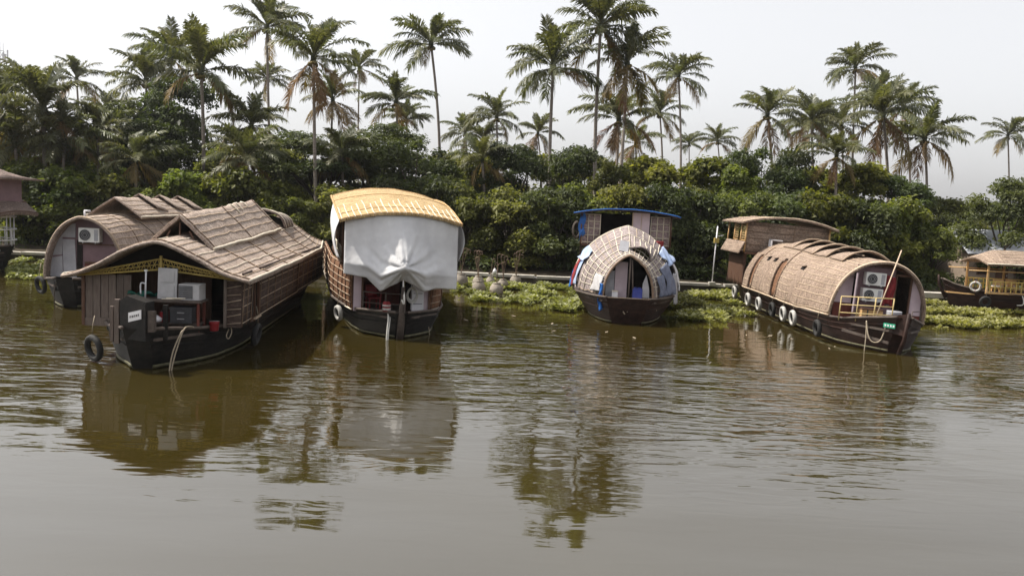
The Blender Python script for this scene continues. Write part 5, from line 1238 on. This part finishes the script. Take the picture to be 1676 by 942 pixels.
def boat_arch():
    root = empty('houseboat', (-18.2, 34.4, 0), 1.5, 'weathered brown barrel roofed houseboat with grey arched front and round fan unit', 'houseboat', 'houseboats moored at the bank')
    hull(root, [(0, .35), (.5, .8), (1.5, 1.5), (3, 1.9), (6, 2.1), (15, 2.1), (19, 1.2)], [(0, 1.25), (1.5, 1.05), (4, 1.0), (15, 1.0), (19, 1.3)], 'hull_black', deck=.95)
    m = MB(); m.poly([(-.5, .3, .7), (.5, .3, .7), (.55, .2, 1.3), (-.55, .2, 1.3)], (0, .15, 0)); m.build('bow_board', 'hull_black', root)
    S = barrel_surface(1.75, 15.5, lambda u: interp(u, [(0, 1.72), (.3, 2.0), (1, 2.0)]), lambda u: 1.0, lambda u: interp(u, [(0, 3.72), (.3, 3.85), (1, 3.9)]), 2.1, .04, 21, .2)
    sh = cover(root, 'barrel_roof', S, 44, 36, 'thatch_brown', .07)
    for k in range(11):
        v = .08 + .88 * k / 10
        for s in (-1, 1): batten(sh, S, along(s * v, .005, .99, 20), .019, 'batten', .01, wob=.012)
    for u in (.14, .4, .65, .9): batten(sh, S, across(u), .022, 'batten_brown', .018)
    batten(sh, S, across(.004, -.99, .99, 40), .05, 'batten', .0, 'mouth_rim')
    # lifted ridge mats
    M = make_surface(lambda u: 4.6 + 9.5 * u, lambda u, v: 1.28 * v, lambda u, v: 3.62 + (.92 - .12 * u) * (1 - abs(v)) ** .9 + .05, .03, 3)
    vt = cover(root, 'ridge_vent', M, 26, 16, 'thatch_brown', .06)
    for v in (.2, .42, .64, .84):
        for s in (-1, 1): batten(vt, M, along(s * v, .01, .99, 16), .018, 'batten', .012, wob=.02)
    for s in (-1, 1): batten(vt, M, along(s * .97, 0, 1), .04, 'batten_pale', .02, 'eave_pole')
    for k, u in enumerate((.28, .55, .82)):
        F = lambda a, v, u=u: M(min(1, u + a * .14), v * .75) + Vector((0, 0, .05 + .16 * (1 - a)))
        cover(vt, 'ridge_flap', F, 5, 10, 'thatch_brown', .05)
    bar(root, 'vent_pipe', 'white_paint', (-.05, 1.9, 3.68), (-.05, 1.9, 3.98), .045); bar(root, 'vent_pipe', 'white_paint', (-.07, 1.9, 3.98), (.18, 1.9, 3.98), .045)
    # front wall
    m = MB(); pts = [(-1.80, 1.0), (1.80, 1.0)] + [(S(.02, v).x * .975, S(.02, v).z - .06) for v in [.95 - .1 * k for k in range(20)]]
    m.poly([(x, 2.25, z) for x, z in pts], (0, .05, 0)); m.build('front_wall', 'plum_paint', root)
    m = MB(); m.poly([(-1.10, 2.20, 1.0), (-.55, 2.20, 1.0), (-.62, 2.20, 2.72), (-1.15, 2.20, 2.72)], (0, .04, 0)); m.build('door_leaf', 'grey_paint', root)
    m = MB(); m.poly([(-1.72, 2.21, 1.0), (-1.14, 2.21, 1.0), (-1.16, 2.21, 2.0), (-1.68, 2.21, 1.9)], (0, .03, 0)); m.build('panel', 'grey_paint', root)
    m = MB(); m.poly([(-1.62, 2.215, 2.0), (-1.16, 2.215, 2.05), (-1.16, 2.215, 2.85), (-1.42, 2.215, 2.65)], (0, .03, 0)); m.build('panel', 'grey_paint', root)
    part(root, 'doorway_dark_slab', 'interior_dark', ((-.42, 2.22, 1.75), (.22, .05, 1.9)))  # solid near-black slab on the wall, doorway shade given by its colour
    m = MB(); m.poly([(-1.25, 2.21, 2.80), (-.60, 2.21, 2.80), (-.60, 2.21, 3.40), (-.80, 2.21, 3.38)], (0, .03, 0)); m.build('panel', 'grey_paint', root)
    m = MB(); m.poly([(1.18, 2.20, 1.9), (1.66, 2.20, 1.8), (1.60, 2.20, 2.1), (1.30, 2.20, 2.62), (1.16, 2.20, 2.62)], (0, .04, 0)); m.build('panel', 'white_paint', root)
    part(root, 'wall_rail', 'wood_brown', ((.55, 2.2, 1.75), (1.5, .05, .08)), ((.3, 2.2, 2.55), (1.5, .04, .05)))
    part(root, 'lower_board', 'wood_red', ((.6, 2.215, 1.38), (1.6, .03, .65)))
    ac_unit(root, (.12, 2.05, 2.95), .88, .60)
    tyre(root, (-1.98, 2.0, .72), -35, 'black tyre fender on the bow of the grey fronted arched boat', Rr=.32)
    rope(root, [(-.4, .2, 1.2), (-.42, .05, .7), (-.40, .02, 0), (-.40, .02, -.3)], 'thin rope from the bow of the grey fronted arched boat', 'rope_dark', .02)
    rope(root, [(0.05, 2.0, 3.8), (.6, 3.2, 3.85), (1.3, 4.2, 3.5), (1.8, 5.0, 2.8), (2.15, 5.3, 2.2)], 'thin dark rope lying across the brown barrel roof', 'rope_dark', .022)
    return root
# ================================================================== OPEN RAILED BOAT (right edge) AND BALCONY BOAT (left edge)
def boat_open():
    root = empty('houseboat', (26.2, 51.9, 0), -95, 'open sided tan boat with yellow railings and sloping straw roof', 'houseboat', 'houseboats moored at the bank')
    hull(root, [(0, .12), (.5, .5), (1.6, 1.15), (3, 1.5), (14, 1.5), (17, .9)], [(0, 1.75), (.6, 1.45), (1.8, 1.2), (4, 1.08), (14, 1.05), (17, 1.3)], 'hull_brown', deck=1.02, deck_mat='wood_tan')
    m = MB(); m.tube([(0, .3, .6), (0, -.15, 1.4), (0, -.25, 2.0)], [.12, .10, .05], 6); m.build('stem_post', 'hull_brown', root)
    part(root, 'deck_edge', 'wood_tan', ((1.50, 8.5, 1.14), (.08, 13.2, .10))); part(root, 'deck_edge', 'wood_tan', ((-1.50, 8.5, 1.14), (.08, 13.2, .10)))
    for s in (-1, 1):
        for k in range(7): part(root, 'roof_post', 'wood_tan', ((s * 1.42, 2.0 + 2.2 * k, 1.95), (.10, .10, 1.75)))
        bar(root, 'rail', 'yellow_paint', (s * 1.44, 2.0, 1.82), (s * 1.44, 15.2, 1.82), .035); bar(root, 'rail', 'yellow_paint', (s * 1.44, 2.0, 1.50), (s * 1.44, 15.2, 1.50), .025)
        for k in range(44): part(root, 'baluster', 'yellow_paint', ((s * 1.44, 2.15 + .3 * k, 1.5), (.05, .05, .65)))
        bar(root, 'roof_beam', 'wood_tan', (s * 1.46, .9, 2.42), (s * 1.46, 4.2, 2.42), .04)
    S = make_surface(lambda u: 1.7 + 14.2 * u, lambda u, v: 1.95 * v, lambda u, v: 2.85 + .78 * (1 - abs(v) ** 1.7) * min(1, .35 + u * 9), .03, 2)
    rf = cover(root, 'roof', S, 30, 18, 'thatch_pale', .09)
    for k in range(6):
        for s in (-1, 1): batten(rf, S, along(s * (.1 + .85 * k / 5), .01, .99, 14), .016, 'batten', .01)
    for s in (-1, 1): batten(rf, S, along(s * .985, 0, .99), .04, 'batten_pale', .01, 'eave_pole')
    box_wall(root, 'cabin_front', 'wood_tan', -1.3, 1.3, 8.4, 1.02, 2.9, .06)
    part(root, 'side_screen', 'yellow_paint', *[((1.36, 5.3 + .17 * k, 2.0), (.04, .09, 1.8)) for k in range(14)])
    for k, (x, y) in enumerate(((.5, 3.0), (-.4, 4.2))):
        ch = empty('cane_chair', label=('cane chair with pale cushion near the bow of the open railed boat', 'cane chair farther back on the open railed boat')[k], cat='chair', group='cane chairs on the open boat'); place(ch, root, (x, y, 1.02), 40 + 200 * k)
        part(ch, 'seat', 'wood_tan', ((0, 0, .42), (.55, .52, .06))); part(ch, 'cushion', 'white_paint', ((0, 0, .48), (.48, .46, .07)))
        mb = MB(); mb.shell([[(.30 * math.sin(a), .26 * math.cos(a) * .9, .45 + .42 * i / 4) for a in [-1.3 + 2.6 * j / 8 for j in range(9)]] for i in range(5)], .03); mb.build('backrest', 'wood_tan', ch)
        for xx in (-.22, .22):
            for yy in (-.2, .2): part(ch, 'leg', 'wood_tan', ((xx, yy, .2), (.05, .05, .4)))
    o = MB(); o.torus((0, 0, 0), .26, .07, 'y', 18, 8); o = o.build('life_ring', 'rubber_white'); place(o, root, (1.2, 1.45, 1.45), 60); tag(o, 'white life ring on the bow of the open railed boat', 'life ring')
    for k in range(4):
        m = MB(); a = k * 1.571; m.torus((.26 * math.cos(a), 0, .26 * math.sin(a)), .078, .012, 'x', 10, 5); m.build('strap', 'red_plastic', o)
    tyre(root, (1.62, 1.9, .62), 90, 'tyre fender at the bow of the open railed boat', Rr=.27)
    tyre(root, (1.62, 5.6, .55), 90, 'tyre fender amidships on the open railed boat', Rr=.27)
    rope(root, [(1.5, 4.0, 1.1), (1.62, 4.05, .8), (1.66, 4.0, .55), (1.62, 3.7, .5)], 'white rope hanging from the tan deck edge of the open boat', 'rope_white', .03)
    return root
def boat_balcony():
    root = empty('houseboat', (-28.1, 47.6, 0), 82, 'two storey houseboat end with white balcony railing and brown tiled canopy', 'houseboat', 'houseboats moored at the bank')
    hull(root, [(0, .2), (.6, .8), (2, 1.8), (4, 2.2), (13, 2.2), (16, 1.4)], [(0, 1.45), (2, 1.25), (6, 1.15), (16, 1.3)], 'hull_black', deck=1.1)
    # lower deck balcony
    for z in (1.75, 2.35, 3.05): curve(root, 'rail', 'white_paint', [(-1.9, 3.2, z), (-1.6, 1.3, z), (-.7, .30, z), (.7, .30, z), (1.6, 1.3, z), (1.9, 3.2, z)], .035)
    for k in range(13):
        t = k / 12; a = math.pi * (1 + t); x = 1.85 * math.cos(a); y = 2.4 + 2.1 * math.sin(a)
        bar(root, 'baluster', 'white_paint', (x, y, 1.15), (x, y, 3.3 if k % 2 == 0 else 2.4), .03)
    for s in (-1, 1): mat_sheet(root, 'side_wall', 'plum_paint', (s * 2.1, 3.4, 1.15), (s * 2.1, 14, 1.15), (s * 2.1, 14, 3.3), (s * 2.1, 3.4, 3.3), .05)
    box_wall(root, 'cabin_front', 'plum_paint', -2.1, 2.1, 3.4, 1.15, 3.3, .06)
    box_wall(root, 'upper_front', 'plum_paint', -1.75, 1.75, .75, 3.7, 5.3, .06)
    C = make_surface(lambda u: -.55 + 4.2 * u, lambda u, v: (1.5 + 1.1 * min(1, u * 2)) * v, lambda u, v: 3.35 + .75 * min(1, u * 2.6) - .12 * abs(v) ** 2, .01, 3)
    cn = cover(root, 'canopy', C, 10, 16, 'thatch_grey', .16)
    for k in range(4): batten(cn, C, across(.02 + .3 * k), .04, 'wood_brown', .02)
    for s in (-1, 1):
        mat_sheet(root, 'upper_wall', 'plum_paint', (s * 1.75, .78, 3.7), (s * 1.75, 14, 3.7), (s * 1.75, 14, 5.3), (s * 1.75, .78, 5.3), .05)
        fr = part(root, 'louvre_window', 'white_paint', ((s * 1.81, 1.35, 5.05), (.05, .9, .10)), ((s * 1.81, 1.35, 4.35), (.05, .9, .06)), ((s * 1.81, .92, 4.7), (.05, .06, .6)), ((s * 1.81, 1.78, 4.7), (.05, .06, .6)))
        for k in range(5): part(fr, 'slat', 'white_paint', ((s * 1.81, 1.35, 4.46 + .11 * k), (.04, .82, .05)))
    Rf = make_surface(lambda u: -.2 + 14 * u, lambda u, v: 2.5 * v, lambda u, v: 5.22 + .75 * (1 - abs(v)) * min(1, u * 9), .02, 3)
    cover(root, 'roof', Rf, 30, 12, 'thatch_grey', .1)
    return root
boat_bungalow(); boat_tarp(); boat_blue(); boat_pale(); boat_arch(); boat_open(); boat_balcony()

# ================================================================== SMALL THINGS ON THE BANK
def bank_house():
    h = empty('house', (35.2, 63.5, .5), 4, 'low house with pale blue grey sheet roof behind the open railed boat', 'house')
    part(h, 'wall', 'house_wall', ((0, 0, 1.3), (5.6, 4.4, 2.8)))
    for s in (-1, 1):
        m = MB(); m.shell([[(-3.2 + 6.4 * j / 16, s * lerp(2.8, 0, i / 3), lerp(2.55, 4.25, i / 3) + .012 * (j % 2)) for j in range(17)] for i in range(4)], .05 * -s); m.build('roof_sheet', 'roof_sheet', h)
    for s in (-1, 1):
        m = MB(); m.poly([(s * 2.75, -2.2, 2.7), (s * 2.75, 2.2, 2.7), (s * 2.75, 0, 4.1)], (s * .05, 0, 0)); m.build('gable', 'house_wall', h)
    for x in (-1.6, 1.2):
        w_ = part(h, 'window', 'wood_brown', ((x, -2.22, 1.6), (1.0, .06, 1.1))); part(w_, 'pane', 'interior_dark', ((x, -2.256, 1.6), (.84, .02, .94)))
    d = part(h, 'door', 'wood_brown', ((-.2, -2.22, 1.05), (.9, .06, 2.0))); part(d, 'handle', 'grey_metal', ((.15, -2.27, 1.05), (.04, .06, .12)))
bank_house()
p = empty('signal_post', (12.75, 54.3, .5), 0, 'thin pale post with a small box near its top on the bank', 'post')
bar(p, 'pole', 'white_paint', (0, 0, 0), (.12, 0, 3.75), .04); part(p, 'meter_box', 'yellow_paint', ((.09, -.06, 2.85), (.30, .18, .30))); part(p, 'footing', 'concrete', ((0, 0, .08), (.4, .4, .22))); bar(p, 'arm', 'white_paint', (.1, 0, 3.1), (.55, 0, 3.2), .02)
# pots with bare stems standing in the shallows
POT = [(-3.05, 50.6, 1.35), (-2.05, 51.2, 1.15), (-1.85, 47.2, 1.25), (-1.35, 52.6, .95), (-.85, 46.6, 1.25), (-.55, 50.2, 1.1), (.20, 52.4, 1.2)]
POTL = ['stoutest round grey pot with bare stems beside the golden roof boat', 'round pot with a pair of tall bare stems close to the wall', 'round pot with bare stems sunk among the nearest water plants', 'small round pot with curled stems under the coping slabs', 'round pot with fine stems at the open edge of the water plants', 'greenish round pot with curled stems in the middle of the pots', 'round pot with ring topped stems next to the thick water plants']
for k, (x, y, s) in enumerate(POT):
    g = random.Random(k); q = empty('stem_pot', (x, y, -.15), 0, POTL[k], 'pot', 'pots of bare stems in the shallows')
    m = MB(); m.lathe([(.16, -.3), (.17, 0), (.24, .12), (.31, .32), (.29, .52), (.20, .64), (.17, .68), (.19, .71)], (0, 0, 0), 14); m.build('bowl', 'pot_clay', q)
    for i in range(g.randint(2, 4)):
        a = g.uniform(0, 6.28); h_ = g.uniform(1.0, 1.7); dx = g.uniform(-.28, .28)
        pts = [(.05 * math.cos(a), .05 * math.sin(a), .55), (dx * .4, 0, .6 + h_ * .4), (dx, .05, .6 + h_ * .75), (dx * 1.1, 0, .6 + h_ * .85)]
        pts += [(dx * 1.1 + .10 * (1 - math.cos(t)), 0, .6 + h_ * .85 + .10 * math.sin(t)) for t in (1, 2, 3, 4.2)]
        curve(q, 'stem', 'batten_brown', pts, .014, 4, 4)
    q.scale = (s,) * 3
m = MB(); m.lathe([(.03, 0), (.13, .03), (.15, .16), (.10, .26), (.04, .32), (.04, .36)], (0, 0, 0), 12); o = m.build('plastic_float', 'white_paint'); o.location = (-1.15, 54.3, .57); tag(o, 'small white plastic float lying on the coping slabs behind the pots', 'float')
# drifting leaves and litter: a few floating leaves
g = random.Random(4)
for k in range(18):
    x, y = g.uniform(-2.5, 6), g.uniform(33, 42)
    if k > 10: x, y = g.uniform(9, 13.5), g.uniform(33, 42)
    m = MB(); s = g.uniform(.06, .16); m.poly([(-s, 0, 0), (0, -s * .45, .012), (s, 0, .02), (0, s * .45, .012)], (0, 0, .008)); o = m.build('floating_leaf', 'rope'); o.location = (x, y, .006); o.rotation_euler = (0, 0, g.uniform(0, 3)); tag(o, 'pale leaf drifting on the water in front of the moorings', 'leaf', 'drifting leaves')
# telecom mast far off at the left
def mast():
    q = empty('telecom_mast', (-150, 250, .5), 20, 'thin pale lattice telecom mast far behind the left palms', 'mast'); H_ = 41
    legs = [(math.cos(a), math.sin(a)) for a in (0, 2.094, 4.189)]
    for cx_, cy_ in legs: bar(q, 'leg', 'grey_metal', (cx_ * 2.0, cy_ * 2.0, 0), (cx_ * .75, cy_ * .75, H_), .11)
    for k in range(16):
        z0, z1 = H_ * k / 16, H_ * (k + 1) / 16; r0, r1 = lerp(2, .75, k / 16), lerp(2, .75, (k + 1) / 16)
        m = MB()
        for i in range(3):
            a, b_ = legs[i], legs[(i + 1) % 3]; m.tube([(a[0] * r0, a[1] * r0, z0), (b_[0] * r1, b_[1] * r1, z1)], .05, 4); m.tube([(a[0] * r1, a[1] * r1, z1), (b_[0] * r1, b_[1] * r1, z1)], .05, 4)
        m.build('brace', 'grey_metal', q)
    for k in range(6):
        a = k * 1.047; c_, s_ = math.cos(a) * 1.7, math.sin(a) * 1.7
        f = part(q, 'antenna', 'white_paint', ((c_, s_, H_ - .8 - (k % 2)), (.35, .35, 2.4))); bar(f, 'arm', 'grey_metal', (c_, s_, H_ - 1), (c_ * .4, s_ * .4, H_ - 1), .06)
    for k in range(3): bar(q, 'rod', 'grey_metal', (.6 * math.cos(k * 2.1), .6 * math.sin(k * 2.1), H_), (.6 * math.cos(k * 2.1), .6 * math.sin(k * 2.1), H_ + 2.5), .06)
mast()
